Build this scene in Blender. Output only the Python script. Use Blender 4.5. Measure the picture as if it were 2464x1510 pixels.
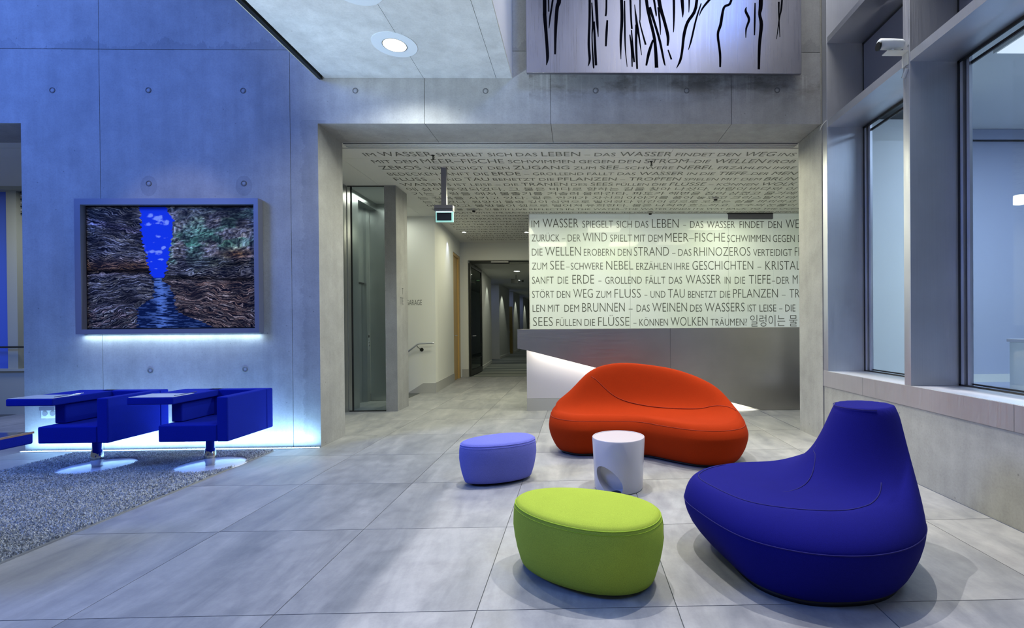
import bpy, bmesh, math, random
import numpy as np
from mathutils import Vector, Matrix

for o in list(bpy.data.objects):
    bpy.data.objects.remove(o)
scn = bpy.context.scene
COL = scn.collection
R = math.radians

# ------------------------------------------------------------------ camera
YAW, PIT, ROL = -0.0222, -0.0048, -0.0080
cam_d = bpy.data.cameras.new('camera')
cam = bpy.data.objects.new('camera', cam_d)
COL.objects.link(cam)
fw = Vector((-math.sin(YAW) * math.cos(PIT), math.cos(YAW) * math.cos(PIT), math.sin(PIT)))
rt = Vector((math.cos(YAW), math.sin(YAW), 0))
up = rt.cross(fw)
rt2 = math.cos(ROL) * rt + math.sin(ROL) * up
up2 = -math.sin(ROL) * rt + math.cos(ROL) * up
M = Matrix((rt2, up2, -fw)).transposed().to_4x4()
M.translation = Vector((0, 0, 1.271))
cam.matrix_world = M
cam_d.sensor_width = 36
cam_d.sensor_fit = 'HORIZONTAL'
cam_d.lens = 1154.15 / 2464 * 36
cam_d.shift_x = (1232 - 1414.55) / 2464
cam_d.shift_y = (790.64 - 755) / 2464
cam_d.clip_start = 0.05
scn.camera = cam

# ------------------------------------------------------------------ colour, world
scn.view_settings.view_transform = 'Standard'
scn.view_settings.look = 'None'
scn.view_settings.exposure = -0.20
scn.view_settings.gamma = 1.0
scn.view_settings.use_curve_mapping = False
world = bpy.data.worlds.new('world')
scn.world = world
world.use_nodes = True
world.node_tree.nodes['Background'].inputs[0].default_value = (0.42, 0.50, 0.72, 1)
world.node_tree.nodes['Background'].inputs[1].default_value = 0.30


def area(name, loc, target, size, energy, color, sy=None):
    d = bpy.data.lights.new(name, 'AREA')
    d.energy = energy
    d.color = color
    d.size = size
    if sy:
        d.shape = 'RECTANGLE'
        d.size_y = sy
    o = bpy.data.objects.new(name, d)
    o.location = loc
    o.rotation_euler = (Vector(target) - Vector(loc)).to_track_quat('-Z', 'Y').to_euler()
    COL.objects.link(o)
    return o


def spot(name, loc, target, energy, color, ang=70, blend=.5, rad=.05):
    d = bpy.data.lights.new(name, 'SPOT')
    d.energy = energy
    d.color = color
    d.spot_size = R(ang)
    d.spot_blend = blend
    d.shadow_soft_size = rad
    o = bpy.data.objects.new(name, d)
    o.location = loc
    o.rotation_euler = (Vector(target) - Vector(loc)).to_track_quat('-Z', 'Y').to_euler()
    COL.objects.link(o)
    return o


# blue wash of the atrium, high on the left
area('blue_wash_light', (-8.8, 1.0, 6.2), (-5.4, 5.2, 2.8), 3.0, 400, (0.07, 0.22, 1.0))
area('blue_fill_light', (-6.5, 1.5, 4.6), (-3.2, 3.0, 0.0), 1.6, 150, (0.10, 0.25, 1.0))
# unseen blue area light added opposite so the metal relief mirrors it
area('relief_mirror_light', (5.3, -1.6, 8.2), (2.2, 5.0, 4.4), 3.0, 800, (0.12, 0.30, 1.0))
# unseen pale spots added low down to brighten the slab's underside
spot('slab_fill_spot', (-5.2, 1.6, 1.0), (-1.9, 4.0, 3.95), 1500, (.58, .76, 1.0), 40, .9, .15)
spot('slab_fill_spot', (-0.6, -0.6, 0.9), (-1.4, 4.0, 3.95), 560, (.88, .98, .95), 34, .9, .15)
# ceiling lamps of the atrium above the seating
spot('seating_light', (-0.4, 4.3, 7.0), (0.6, 3.0, 0), 1080, (1, .96, .95), 54, .6, .03)
spot('seating_light', (2.0, 4.2, 7.0), (1.5, 2.8, 0), 1080, (1, .96, .95), 54, .6, .03)
spot('seating_light', (-1.6, 1.4, 7.2), (-0.8, 2.8, 0), 380, (.92, .95, 1), 60, .8, .06)
area('atrium_light', (1.6, 0.6, 6.8), (1.8, 3.8, 1.0), 2.0, 40, (1, .97, .92))
area('atrium_light', (2.0, 3.6, 7.2), (1.6, 4.4, 0), 2.0, 75, (1, .98, .94))
spot('picture_fill_spot', (-3.4, 1.6, 6.0), (-4.28, 5.1, 1.93), 270, (1, .90, .78), 21, .5, .06)  # unseen neutral spot added to bring out the canvas colours
# tube along the foot of the left wall and behind the picture
area('wall_foot_light', (-4.30, 5.085, 0.04), (-4.30, 5.33, 1.0), 3.0, 56, (.34, .64, 1.0), .05)
area('picture_light', (-4.30, 5.165, 1.22), (-4.30, 5.20, 0.5), 1.85, 6, (.60, .82, 1.0), .02)
# entrance hall: area lights added under the ceiling, without any fittings
for (x, y, e) in [(-0.6, 6.3, 40), (1.2, 6.3, 34), (2.4, 6.5, 18), (-1.3, 8.0, 44), (0.6, 8.2, 28), (2.8, 8.4, 24), (-1.9, 10.4, 24)]:
    area('hall_light', (x, y, 3.36), (x, y, 0), .7, e * 1.1, (1, .98, .72))
area('lift_fill_light', (-3.2, 7.9, 3.40), (-3.2, 7.9, 0), .5, 6, (1, .98, .85))  # added to brighten the dark lift niche
spot('opening_fill_spot', (1.6, 6.15, 3.35), (-2.75, 5.35, 1.5), 330, (1, .96, .72), 46, .5, .08)  # unseen spots added to warm the reveals and soffit of the opening
spot('opening_fill_spot', (-1.4, 6.15, 3.35), (2.7, 5.35, 1.3), 200, (1, .96, .72), 46, .5, .08)
spot('opening_fill_spot', (0.0, 4.75, 0.06), (0.0, 5.5, 3.46), 120, (1, .95, .72), 100, .9, .10)
area('stair_light', (-3.45, 8.95, 3.38), (-3.3, 9.1, 0), .4, 6, (.95, 1, .88))

# ------------------------------------------------------------------ materials
MATS = {}


def newmat(name):
    m = bpy.data.materials.new(name)
    m.use_nodes = True
    MATS[name] = m
    return m, m.node_tree, m.node_tree.nodes['Principled BSDF']


def simple(name, col, rough=.5, metal=0, emit=None, es=0, bump=0, bscale=200, spec=None, sheen=0):
    m, nt, b = newmat(name)
    b.inputs['Base Color'].default_value = (*col, 1)
    b.inputs['Roughness'].default_value = rough
    b.inputs['Metallic'].default_value = metal
    if spec is not None:
        b.inputs['Specular IOR Level'].default_value = spec
    if sheen:
        b.inputs['Sheen Weight'].default_value = sheen
        b.inputs['Sheen Tint'].default_value = (*col, 1)
    if emit:
        b.inputs['Emission Color'].default_value = (*emit, 1)
        b.inputs['Emission Strength'].default_value = es
    tc = nt.nodes.new('ShaderNodeTexCoord')
    n = nt.nodes.new('ShaderNodeTexNoise')
    n.inputs['Scale'].default_value = bscale
    n.inputs['Detail'].default_value = 4
    nt.links.new(tc.outputs['Object'], n.inputs['Vector'])
    if bump:
        bp = nt.nodes.new('ShaderNodeBump')
        bp.inputs['Strength'].default_value = bump
        bp.inputs['Distance'].default_value = .002
        nt.links.new(n.outputs['Fac'], bp.inputs['Height'])
        nt.links.new(bp.outputs['Normal'], b.inputs['Normal'])
    # slight tonal variation
    mx = nt.nodes.new('ShaderNodeMixRGB')
    mx.blend_type = 'MULTIPLY'
    mx.inputs['Fac'].default_value = .10
    mx.inputs['Color1'].default_value = (*col, 1)
    nt.links.new(n.outputs['Color'], mx.inputs['Color2'])
    nt.links.new(mx.outputs['Color'], b.inputs['Base Color'])
    return m


def ramp(nt, fac, stops):
    r = nt.nodes.new('ShaderNodeValToRGB')
    el = r.color_ramp.elements
    while len(el) < len(stops):
        el.new(.5)
    for e, (p, c) in zip(el, stops):
        e.position = p
        e.color = (*c, 1) if len(c) == 3 else c
    nt.links.new(fac, r.inputs['Fac'])
    return r


def mapping(nt, src, scale, loc=None, rot=None):
    mp = nt.nodes.new('ShaderNodeMapping')
    mp.inputs['Scale'].default_value = scale
    if loc:
        mp.inputs['Location'].default_value = loc
    if rot:
        mp.inputs['Rotation'].default_value = rot
    nt.links.new(src, mp.inputs['Vector'])
    return mp.outputs['Vector']


def noise(nt, vec, scale, detail=5, rough=.55, dist=0):
    n = nt.nodes.new('ShaderNodeTexNoise')
    n.inputs['Scale'].default_value = scale
    n.inputs['Detail'].default_value = detail
    n.inputs['Roughness'].default_value = rough
    n.inputs['Distortion'].default_value = dist
    nt.links.new(vec, n.inputs['Vector'])
    return n.outputs['Fac']


def mixc(nt, mode, fac, a, b):
    mx = nt.nodes.new('ShaderNodeMixRGB')
    mx.blend_type = mode
    for sock, v in ((mx.inputs['Fac'], fac), (mx.inputs['Color1'], a), (mx.inputs['Color2'], b)):
        if hasattr(v, 'is_linked') or isinstance(v, bpy.types.NodeSocket):
            nt.links.new(v, sock)
        elif isinstance(v, (int, float)):
            sock.default_value = v
        else:
            sock.default_value = (*v, 1)
    return mx.outputs['Color']


def math_n(nt, op, a, b=None, c=None):
    n = nt.nodes.new('ShaderNodeMath')
    n.operation = op
    for i, v in enumerate((a, b, c)):
        if v is None:
            continue
        if isinstance(v, bpy.types.NodeSocket):
            nt.links.new(v, n.inputs[i])
        else:
            n.inputs[i].default_value = v
    return n.outputs[0]


def concrete(name, base, stain=False):
    m, nt, b = newmat(name)
    tc = nt.nodes.new('ShaderNodeTexCoord')
    P = tc.outputs['Object']
    big = noise(nt, P, 1.1, 6, .6, .4)
    med = noise(nt, P, 5.5, 8, .65)
    strk = noise(nt, mapping(nt, P, (9, 9, .8)), 1.0, 6, .6)
    fine = noise(nt, P, 60, 6, .7)
    c = ramp(nt, big, [(.25, tuple(x * .78 for x in base)), (.75, tuple(x * 1.15 for x in base))]).outputs['Color']
    c = mixc(nt, 'MULTIPLY', .55, c, ramp(nt, med, [(.3, (.72, .72, .72)), (.62, (1, 1, 1))]).outputs['Color'])
    c = mixc(nt, 'MULTIPLY', .40, c, ramp(nt, strk, [(.3, (.70, .70, .70)), (.6, (1, 1, 1))]).outputs['Color'])
    c = mixc(nt, 'MULTIPLY', .35, c, ramp(nt, fine, [(.35, (.7, .7, .7)), (.55, (1, 1, 1))]).outputs['Color'])
    vor = nt.nodes.new('ShaderNodeTexVoronoi')
    vor.inputs['Scale'].default_value = 7
    nt.links.new(P, vor.inputs['Vector'])
    pits = ramp(nt, vor.outputs['Distance'], [(.03, (.45, .45, .45)), (.06, (1, 1, 1))]).outputs['Color']
    c = mixc(nt, 'MULTIPLY', .7, c, pits)
    if stain:
        sx = nt.nodes.new('ShaderNodeSeparateXYZ')
        nt.links.new(P, sx.inputs[0])
        X, Z = sx.outputs['X'], sx.outputs['Z']
        # grout bleed standing above the horizontal pour joint
        nz = noise(nt, mapping(nt, P, (2.2, 0, 0)), 1.0, 6, .7)
        top = math_n(nt, 'ADD', 4.245, math_n(nt, 'MULTIPLY', math_n(nt, 'SUBTRACT', nz, .42), .75))
        m1 = math_n(nt, 'MULTIPLY', math_n(nt, 'GREATER_THAN', Z, 4.245), math_n(nt, 'LESS_THAN', Z, top))
        c = mixc(nt, 'MULTIPLY', math_n(nt, 'MULTIPLY', m1, .28), c, (.4, .42, .45))
        # lime runs and soot marks under the metal relief
        dr = noise(nt, mapping(nt, P, (16, 1, .35)), 1.0, 4, .7)
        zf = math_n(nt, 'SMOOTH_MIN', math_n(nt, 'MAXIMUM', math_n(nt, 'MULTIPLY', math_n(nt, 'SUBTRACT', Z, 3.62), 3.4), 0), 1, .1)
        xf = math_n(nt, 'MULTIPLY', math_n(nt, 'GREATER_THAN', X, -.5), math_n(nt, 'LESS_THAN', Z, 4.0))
        run = ramp(nt, dr, [(.52, (0, 0, 0)), (.60, (1, 1, 1))]).outputs['Color']
        c = mixc(nt, 'ADD', math_n(nt, 'MULTIPLY', math_n(nt, 'MULTIPLY', zf, xf), .35), c, mixc(nt, 'MULTIPLY', 1.0, run, (.25, .25, .25)))
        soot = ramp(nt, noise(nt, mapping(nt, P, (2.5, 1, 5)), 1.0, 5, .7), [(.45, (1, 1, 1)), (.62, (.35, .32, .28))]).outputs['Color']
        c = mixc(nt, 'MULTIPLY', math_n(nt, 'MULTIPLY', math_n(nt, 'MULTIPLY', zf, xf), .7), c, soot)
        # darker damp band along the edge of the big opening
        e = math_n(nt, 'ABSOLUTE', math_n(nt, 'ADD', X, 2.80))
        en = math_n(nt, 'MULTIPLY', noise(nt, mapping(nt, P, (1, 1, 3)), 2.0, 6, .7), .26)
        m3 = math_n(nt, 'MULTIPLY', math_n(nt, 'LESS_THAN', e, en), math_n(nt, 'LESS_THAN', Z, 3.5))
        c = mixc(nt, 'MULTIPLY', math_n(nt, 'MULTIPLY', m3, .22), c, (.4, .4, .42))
        for (hx, hz) in ((-4.537, 2.80), (-3.542, 2.80)):
            dx = math_n(nt, 'POWER', math_n(nt, 'SUBTRACT', X, hx), 2)
            dz = math_n(nt, 'POWER', math_n(nt, 'MULTIPLY', math_n(nt, 'SUBTRACT', Z, hz), .8), 2)
            mm = math_n(nt, 'LESS_THAN', math_n(nt, 'ADD', dx, dz), .0075)
            c = mixc(nt, 'MULTIPLY', math_n(nt, 'MULTIPLY', mm, .3), c, (.4, .4, .42))
    nt.links.new(c, b.inputs['Base Color'])
    b.inputs['Roughness'].default_value = .62
    bp = nt.nodes.new('ShaderNodeBump')
    bp.inputs['Strength'].default_value = .25
    bp.inputs['Distance'].default_value = .004
    h = math_n(nt, 'ADD', math_n(nt, 'MULTIPLY', fine, .4), med)
    nt.links.new(h, bp.inputs['Height'])
    nt.links.new(bp.outputs['Normal'], b.inputs['Normal'])
    return m


concrete('concrete', (.36, .365, .36), True)
concrete('concrete_warm', (.40, .40, .36))
concrete('concrete_slab', (.58, .60, .59))


def tile_mat():
    m, nt, b = newmat('floor_tile')
    tc = nt.nodes.new('ShaderNodeTexCoord')
    oi = nt.nodes.new('ShaderNodeObjectInfo')
    va = nt.nodes.new('ShaderNodeVectorMath')
    va.operation = 'MULTIPLY_ADD'
    cb = nt.nodes.new('ShaderNodeCombineXYZ')
    for i in range(3):
        nt.links.new(oi.outputs['Random'], cb.inputs[i])
    nt.links.new(cb.outputs[0], va.inputs[0])
    va.inputs[1].default_value = (31, 57, 13)
    nt.links.new(tc.outputs['Object'], va.inputs[2])
    P = va.outputs[0]
    strk = noise(nt, mapping(nt, P, (3.2, .9, 1), None, (0, 0, R(25))), 1.3, 8, .62, .6)
    med = noise(nt, P, 9, 8, .7, .3)
    fine = noise(nt, P, 90, 4, .6)
    c = ramp(nt, strk, [(.30, (.235, .245, .255)), (.5, (.33, .335, .335)), (.70, (.43, .43, .42))]).outputs['Color']
    c = mixc(nt, 'MULTIPLY', .8, c, ramp(nt, med, [(.3, (.72, .72, .75)), (.6, (1, 1, 1))]).outputs['Color'])
    c = mixc(nt, 'MULTIPLY', .3, c, ramp(nt, fine, [(.3, (.85, .85, .85)), (.6, (1, 1, 1))]).outputs['Color'])
    v = ramp(nt, oi.outputs['Random'], [(0, (.92, .92, .92)), (1, (1.0, 1.0, 1.0))]).outputs['Color']
    c = mixc(nt, 'MULTIPLY', 1.0, c, v)
    nt.links.new(c, b.inputs['Base Color'])
    rr = ramp(nt, med, [(.3, (.36, .36, .36)), (.7, (.52, .52, .52))]).outputs['Color']
    nt.links.new(rr, b.inputs['Roughness'])
    bp = nt.nodes.new('ShaderNodeBump')
    bp.inputs['Strength'].default_value = .12
    bp.inputs['Distance'].default_value = .002
    nt.links.new(med, bp.inputs['Height'])
    nt.links.new(bp.outputs['Normal'], b.inputs['Normal'])


tile_mat()


def steel(name, col, rough, vertical=True):
    m, nt, b = newmat(name)
    tc = nt.nodes.new('ShaderNodeTexCoord')
    P = tc.outputs['Object']
    s = (3, 3, 220) if not vertical else (220, 220, 2)
    br = noise(nt, mapping(nt, P, s), 1.0, 3, .5)
    cl = noise(nt, P, 1.6, 4, .5)
    c = ramp(nt, cl, [(.3, tuple(x * .85 for x in col)), (.7, col)]).outputs['Color']
    nt.links.new(c, b.inputs['Base Color'])
    b.inputs['Metallic'].default_value = 1
    r = ramp(nt, br, [(.2, (rough * .8,) * 3), (.8, (min(1, rough * 1.3),) * 3)]).outputs['Color']
    nt.links.new(r, b.inputs['Roughness'])
    b.inputs['Anisotropic'].default_value = .5
    return m


steel('brushed_steel', (.52, .50, .455), .38, False)
steel('frame_steel', (.62, .64, .68), .48, True)
steel('sill_steel', (.66, .655, .64), .55, True)
steel('lift_steel', (.60, .63, .62), .36, True)
steel('chrome', (.55, .57, .60), .10)
steel('relief_metal', (.36, .36, .40), .30, True)


def fabric(name, col, sheen=.3):
    m, nt, b = newmat(name)
    tc = nt.nodes.new('ShaderNodeTexCoord')
    P = tc.outputs['Object']
    f = noise(nt, P, 420, 3, .6)
    g = noise(nt, P, 6, 5, .6)
    c = ramp(nt, f, [(.3, tuple(x * .72 for x in col)), (.7, tuple(min(1, x * 1.2) for x in col))]).outputs['Color']
    c = mixc(nt, 'MULTIPLY', .3, c, ramp(nt, g, [(.3, (.8, .8, .8)), (.7, (1, 1, 1))]).outputs['Color'])
    nt.links.new(c, b.inputs['Base Color'])
    b.inputs['Roughness'].default_value = .88
    b.inputs['Specular IOR Level'].default_value = .08
    b.inputs['Sheen Weight'].default_value = sheen
    b.inputs['Sheen Roughness'].default_value = .5
    b.inputs['Sheen Tint'].default_value = (*[min(1, x * 1.6 + .05) for x in col], 1)
    bp = nt.nodes.new('ShaderNodeBump')
    bp.inputs['Strength'].default_value = .3
    bp.inputs['Distance'].default_value = .001
    nt.links.new(f, bp.inputs['Height'])
    nt.links.new(bp.outputs['Normal'], b.inputs['Normal'])


fabric('red_felt', (.34, .026, .002), .04)
fabric('blue_felt', (.008, .008, .155), .06)
fabric('lavender_felt', (.15, .165, .52), .12)
fabric('green_felt', (.34, .44, .05), .12)
fabric('chair_blue', (.004, .014, .28), .12)
simple('seam_red', (.30, .02, .0), .9)
simple('seam_blue', (.005, .003, .12), .9)
simple('seam_lavender', (.15, .16, .62), .9)
simple('seam_green', (.30, .45, .02), .9)
simple('black_plastic', (.006, .006, .008), .5)
simple('slot_black', (.004, .004, .006), 1.0, spec=0)
simple('dark_gasket', (.008, .009, .010), .45)
simple('white_gloss', (.58, .56, .59), .20, bump=0)
simple('white_paint', (.74, .75, .70), .6, bump=.1, bscale=120)
simple('ceiling_paint', (.70, .71, .67), .7, bump=.05, bscale=150)
simple('skirting_grey', (.42, .42, .40), .5)
simple('lettering_dark', (.075, .085, .075), .6)
simple('lettering_grey', (.115, .12, .105), .6)
simple('grout', (.10, .11, .11), .9)
simple('wood_door', (.55, .36, .13), .4, bump=.1, bscale=30)
simple('wood_door_dark', (.40, .28, .06), .45)
simple('dark_metal', (.05, .055, .05), .35, .8)
simple('grey_paint', (.17, .17, .20), .45)
simple('tie_ring', (.12, .125, .13), .7)
simple('tie_plug', (.30, .31, .32), .6)
simple('frame_paint', (.17, .18, .24), .42, .2)
simple('tablet_laminate', (.70, .72, .76), .12)
simple('tablet_dark', (.03, .035, .05), .08)
simple('brass_trim', (.34, .27, .24), .35, .8)
simple('led_blue', (.8, .9, 1), .5, emit=(.45, .78, 1.0), es=5.0)
simple('led_warm', (1, 1, .9), .5, emit=(1, .97, .82), es=6.0)
simple('lamp_glow', (1, 1, 1), .5, emit=(.93, 1.0, .97), es=6.0)
simple('window_lamp', (1, 1, 1), .5, emit=(.95, .95, 1.0), es=1.0)
simple('exit_glow', (.5, .9, .85), .4, emit=(.35, .85, .75), es=.55)
simple('disc_paint', (.80, .85, .92), .12)
simple('blue_screen', (.08, .16, .62), .35)
simple('far_beige', (.42, .42, .33), .6)
simple('far_facade', (.45, .52, .66), .7)
simple('office_wall', (.46, .50, .62), .55)
simple('plate_plastic', (.62, .68, .72), .3)
simple('paper_strip', (.75, .76, .70), .5)


def glassmat(name, tint, rough=0.0, alpha_mix=.85):
    m, nt, b = newmat(name)
    nt.nodes.remove(b)
    out = nt.nodes['Material Output']
    tr = nt.nodes.new('ShaderNodeBsdfTransparent')
    tr.inputs[0].default_value = (*tint, 1)
    gl = nt.nodes.new('ShaderNodeBsdfGlossy')
    gl.inputs['Roughness'].default_value = rough
    lw_ = nt.nodes.new('ShaderNodeLayerWeight')
    lw_.inputs['Blend'].default_value = .5
    fr = nt.nodes.new('ShaderNodeMath')
    fr.operation = 'MULTIPLY_ADD'
    pw = nt.nodes.new('ShaderNodeMath')
    pw.operation = 'POWER'
    nt.links.new(lw_.outputs['Facing'], pw.inputs[0])
    pw.inputs[1].default_value = 5
    nt.links.new(pw.outputs[0], fr.inputs[0])
    fr.inputs[1].default_value = .9
    fr.inputs[2].default_value = .045
    mx = nt.nodes.new('ShaderNodeMixShader')
    nt.links.new(fr.outputs[0], mx.inputs[0])
    nt.links.new(tr.outputs[0], mx.inputs[1])
    nt.links.new(gl.outputs[0], mx.inputs[2])
    nt.links.new(mx.outputs[0], out.inputs[0])
    return m


glassmat('clear_glass', (.80, .86, .88))
glassmat('green_glass', (.28, .42, .26))

# back-lit lettered glass of the reception wall
m, nt, b = newmat('lit_glass')
tc = nt.nodes.new('ShaderNodeTexCoord')
c = ramp(nt, noise(nt, mapping(nt, tc.outputs['Object'], (.5, .5, .5)), 1.0, 2), [(.35, (.50, .57, .50)), (.65, (.55, .61, .62))]).outputs['Color']
nt.links.new(c, b.inputs['Base Color'])
nt.links.new(c, b.inputs['Emission Color'])
b.inputs['Emission Strength'].default_value = .30
b.inputs['Roughness'].default_value = .05
b.inputs['Specular IOR Level'].default_value = .16

# carpet of the corridor: irregular grey stripes
m, nt, b = newmat('striped_carpet')
tc = nt.nodes.new('ShaderNodeTexCoord')
s = noise(nt, mapping(nt, tc.outputs['Object'], (.25, 5.5, 1)), 1.0, 3, .6)
c = ramp(nt, s, [(.42, (.10, .12, .12)), (.5, (.17, .19, .18)), (.58, (.30, .32, .29))]).outputs['Color']
nt.links.new(c, b.inputs['Base Color'])
b.inputs['Roughness'].default_value = .9

# rug
m, nt, b = newmat('rug_pile')
tc = nt.nodes.new('ShaderNodeTexCoord')
f = noise(nt, tc.outputs['Object'], 75, 3, .8)
g = noise(nt, tc.outputs['Object'], 3, 5, .6)
c = ramp(nt, f, [(.33, (.22, .23, .24)), (.5, (.50, .52, .52)), (.66, (.92, .92, .88))]).outputs['Color']
c = mixc(nt, 'MULTIPLY', .5, c, ramp(nt, g, [(.3, (.6, .6, .6)), (.7, (1, 1, 1))]).outputs['Color'])
nt.links.new(c, b.inputs['Base Color'])
b.inputs['Roughness'].default_value = .8
simple('rug_back', (.30, .31, .31), .95)

m, nt, b = newmat('canyon_paint')
at = nt.nodes.new('ShaderNodeAttribute')
at.attribute_name = 'Col'
nt.links.new(at.outputs['Color'], b.inputs['Base Color'])
b.inputs['Roughness'].default_value = .35
b.inputs['Specular IOR Level'].default_value = .06


# ------------------------------------------------------------------ helpers
class MB:
    def __init__(s):
        s.v = []
        s.f = []

    def box(s, x0, x1, y0, y1, z0, z1):
        n = len(s.v)
        s.v += [(x0, y0, z0), (x1, y0, z0), (x1, y1, z0), (x0, y1, z0), (x0, y0, z1), (x1, y0, z1), (x1, y1, z1), (x0, y1, z1)]
        s.f += [tuple(n + i for i in q) for q in ((3, 2, 1, 0), (4, 5, 6, 7), (0, 1, 5, 4), (1, 2, 6, 5), (2, 3, 7, 6), (3, 0, 4, 7))]
        return s

    def prism(s, pts, axis, a, b):
        """polygon pts (2-D) extruded along axis between a and b."""
        n = len(s.v)
        k = len(pts)
        for t in (a, b):
            for p, q in pts:
                s.v.append({'x': (t, p, q), 'y': (p, t, q), 'z': (p, q, t)}[axis])
        s.f.append(tuple(n + i for i in range(k)))
        s.f.append(tuple(n + k + i for i in reversed(range(k))))
        for i in range(k):
            j = (i + 1) % k
            s.f.append((n + i, n + k + i, n + k + j, n + j))
        return s

    def lathe(s, prof, cx=0, cy=0, cz=0, seg=32, axis='z', cap=True):
        n = len(s.v)
        for r, z in prof:
            for i in range(seg):
                a = 2 * math.pi * i / seg
                p = (r * math.cos(a), r * math.sin(a), z)
                if axis == 'y':
                    p = (p[0], p[2], p[1])
                elif axis == 'x':
                    p = (p[2], p[0], p[1])
                s.v.append((cx + p[0], cy + p[1], cz + p[2]))
        for k in range(len(prof) - 1):
            for i in range(seg):
                j = (i + 1) % seg
                a = n + k * seg
                s.f.append((a + i, a + j, a + seg + j, a + seg + i))
        if cap:
            s.f.append(tuple(n + i for i in reversed(range(seg))))
            s.f.append(tuple(n + (len(prof) - 1) * seg + i for i in range(seg)))
        return s

    def tube(s, pts, r, seg=8, closed=False):
        n = len(s.v)
        pts = [Vector(p) for p in pts]
        k = len(pts)
        for i, p in enumerate(pts):
            a = pts[(i - 1) % k] if (closed or i) else p
            c = pts[(i + 1) % k] if (closed or i < k - 1) else p
            d = (c - a).normalized()
            u = d.cross(Vector((0, 0, 1)))
            if u.length < 1e-3:
                u = Vector((1, 0, 0))
            u.normalize()
            w = u.cross(d).normalized()
            for q in range(seg):
                t = 2 * math.pi * q / seg
                s.v.append(tuple(p + r * (math.cos(t) * u + math.sin(t) * w)))
        m = k if closed else k - 1
        for i in range(m):
            a = n + i * seg
            b2 = n + ((i + 1) % k) * seg
            for q in range(seg):
                e = (q + 1) % seg
                s.f.append((a + q, a + e, b2 + e, b2 + q))
        if not closed:
            s.f.append(tuple(n + q for q in reversed(range(seg))))
            s.f.append(tuple(n + (k - 1) * seg + q for q in range(seg)))
        return s

    def mesh(s, name, mat, smooth=False):
        me = bpy.data.meshes.new(name)
        me.from_pydata(s.v, [], s.f)
        me.materials.append(MATS[mat])
        bm = bmesh.new()
        bm.from_mesh(me)
        bmesh.ops.recalc_face_normals(bm, faces=bm.faces)
        bm.to_mesh(me)
        bm.free()
        if smooth:
            for p in me.polygons:
                p.use_smooth = True
        return me

    def build(s, name, mat, parent=None, smooth=False, bevel=0, seg=2, auto=False):
        o = bpy.data.objects.new(name, s.mesh(name, mat, smooth))
        COL.objects.link(o)
        if parent:
            o.parent = parent
        if bevel:
            md = o.modifiers.new('bevel', 'BEVEL')
            md.width = bevel
            md.segments = seg
            md.limit_method = 'ANGLE'
            md.angle_limit = R(40)
            for p in o.data.polygons:
                p.use_smooth = True
            md.harden_normals = False
            wn = o.modifiers.new('normals', 'WEIGHTED_NORMAL')
            wn.keep_sharp = True
        return o


def bx(name, mat, dims, parent=None, **k):
    return MB().box(*dims).build(name, mat, parent, **k)


def structure(o):
    o['kind'] = 'structure'
    return o


def tag(o, label, cat, group=None):
    o['label'] = label
    o['category'] = cat
    if group:
        o['group'] = group
    return o


def thing(name, label, cat, loc=(0, 0, 0), rz=0, group=None):
    o = bpy.data.objects.new(name, None)
    o.empty_display_size = .1
    COL.objects.link(o)
    o.location = loc
    o.rotation_euler = (0, 0, rz)
    return tag(o, label, cat, group)


def copy_tree(o, parent=None):
    c = o.copy()
    COL.objects.link(c)
    c.parent = parent
    for ch in [x for x in bpy.data.objects if x.parent == o]:
        copy_tree(ch, c)
    return c


# ------------------------------------------------------------------ floor
floor = bx('floor', 'grout', (-9.5, 2.70, -1.0, 12.4, -.30, -.004))
floor['kind'] = 'structure'
TS, GAP = .9, .0022
rng = random.Random(3)
tmesh = {}


def tile(x0, x1, y0, y1):
    w, d = round(x1 - x0 - 2 * GAP, 4), round(y1 - y0 - 2 * GAP, 4)
    if w < .02 or d < .02:
        return
    key = (w, d)
    if key not in tmesh:
        mb = MB()
        c = .0015
        mb.box(-w / 2, w / 2, -d / 2, d / 2, -.010, 0)
        tmesh[key] = mb.mesh('floor_tile', 'floor_tile')
    o = bpy.data.objects.new('floor_tile', tmesh[key])
    o.location = ((x0 + x1) / 2, (y0 + y1) / 2, 0)
    o.parent = floor
    COL.objects.link(o)


for i in range(-8, 5):
    for j in range(-7, 9):
        x0, y0 = -1.360 + i * TS, 4.859 + j * TS
        x1, y1 = x0 + TS, y0 + TS
        x0, x1 = max(x0, -9.4), min(x1, 2.695)
        if x1 <= x0:
            continue
        if y0 >= 5.7 and x0 < -5.7 and y0 > 6.8:
            continue
        y1 = min(y1, 12.38)
        if y1 <= y0:
            continue
        if y0 > 8.0 and x0 < -3.05:      # stair well
            x0 = max(x0, -3.05)
            if x1 <= x0:
                continue
        tile(x0, x1, y0, y1)
hall_floor = structure(bx('floor', 'grout', (2.702, 4.6, 5.745, 9.25, -.30, -.004)))
for j in range(1, 5):
    for i in range(2):
        y0 = 4.859 + j * TS
        y0_, y1_ = max(y0, 5.75), min(y0 + TS, 9.24)
        o_x0 = 2.702 + i * .9
        w = MB().box(o_x0 + .003, o_x0 + .897, y0_ + .003, y1_ - .003, -.01, 0).build('floor_tile', 'floor_tile', hall_floor)

# ------------------------------------------------------------------ front wall
YF, YB = 5.204, 5.740
core = MB()
e = .012
core.box(-9.3, 2.66, YF + e, YB - e, 3.464 + e, 6.6)
core.box(-5.853 + e, -2.758 - e, YF + e, YB - e, 0.0, 3.464 + e)
wall = structure(core.build('wall_front', 'grout'))
g = .0025


def panel(pts):
    xs = [p[0] for p in pts]
    zs = [p[1] for p in pts]
    o = MB().prism(pts, 'y', YF, YB).build('concrete_panel', 'concrete', wall)
    return o


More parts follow.
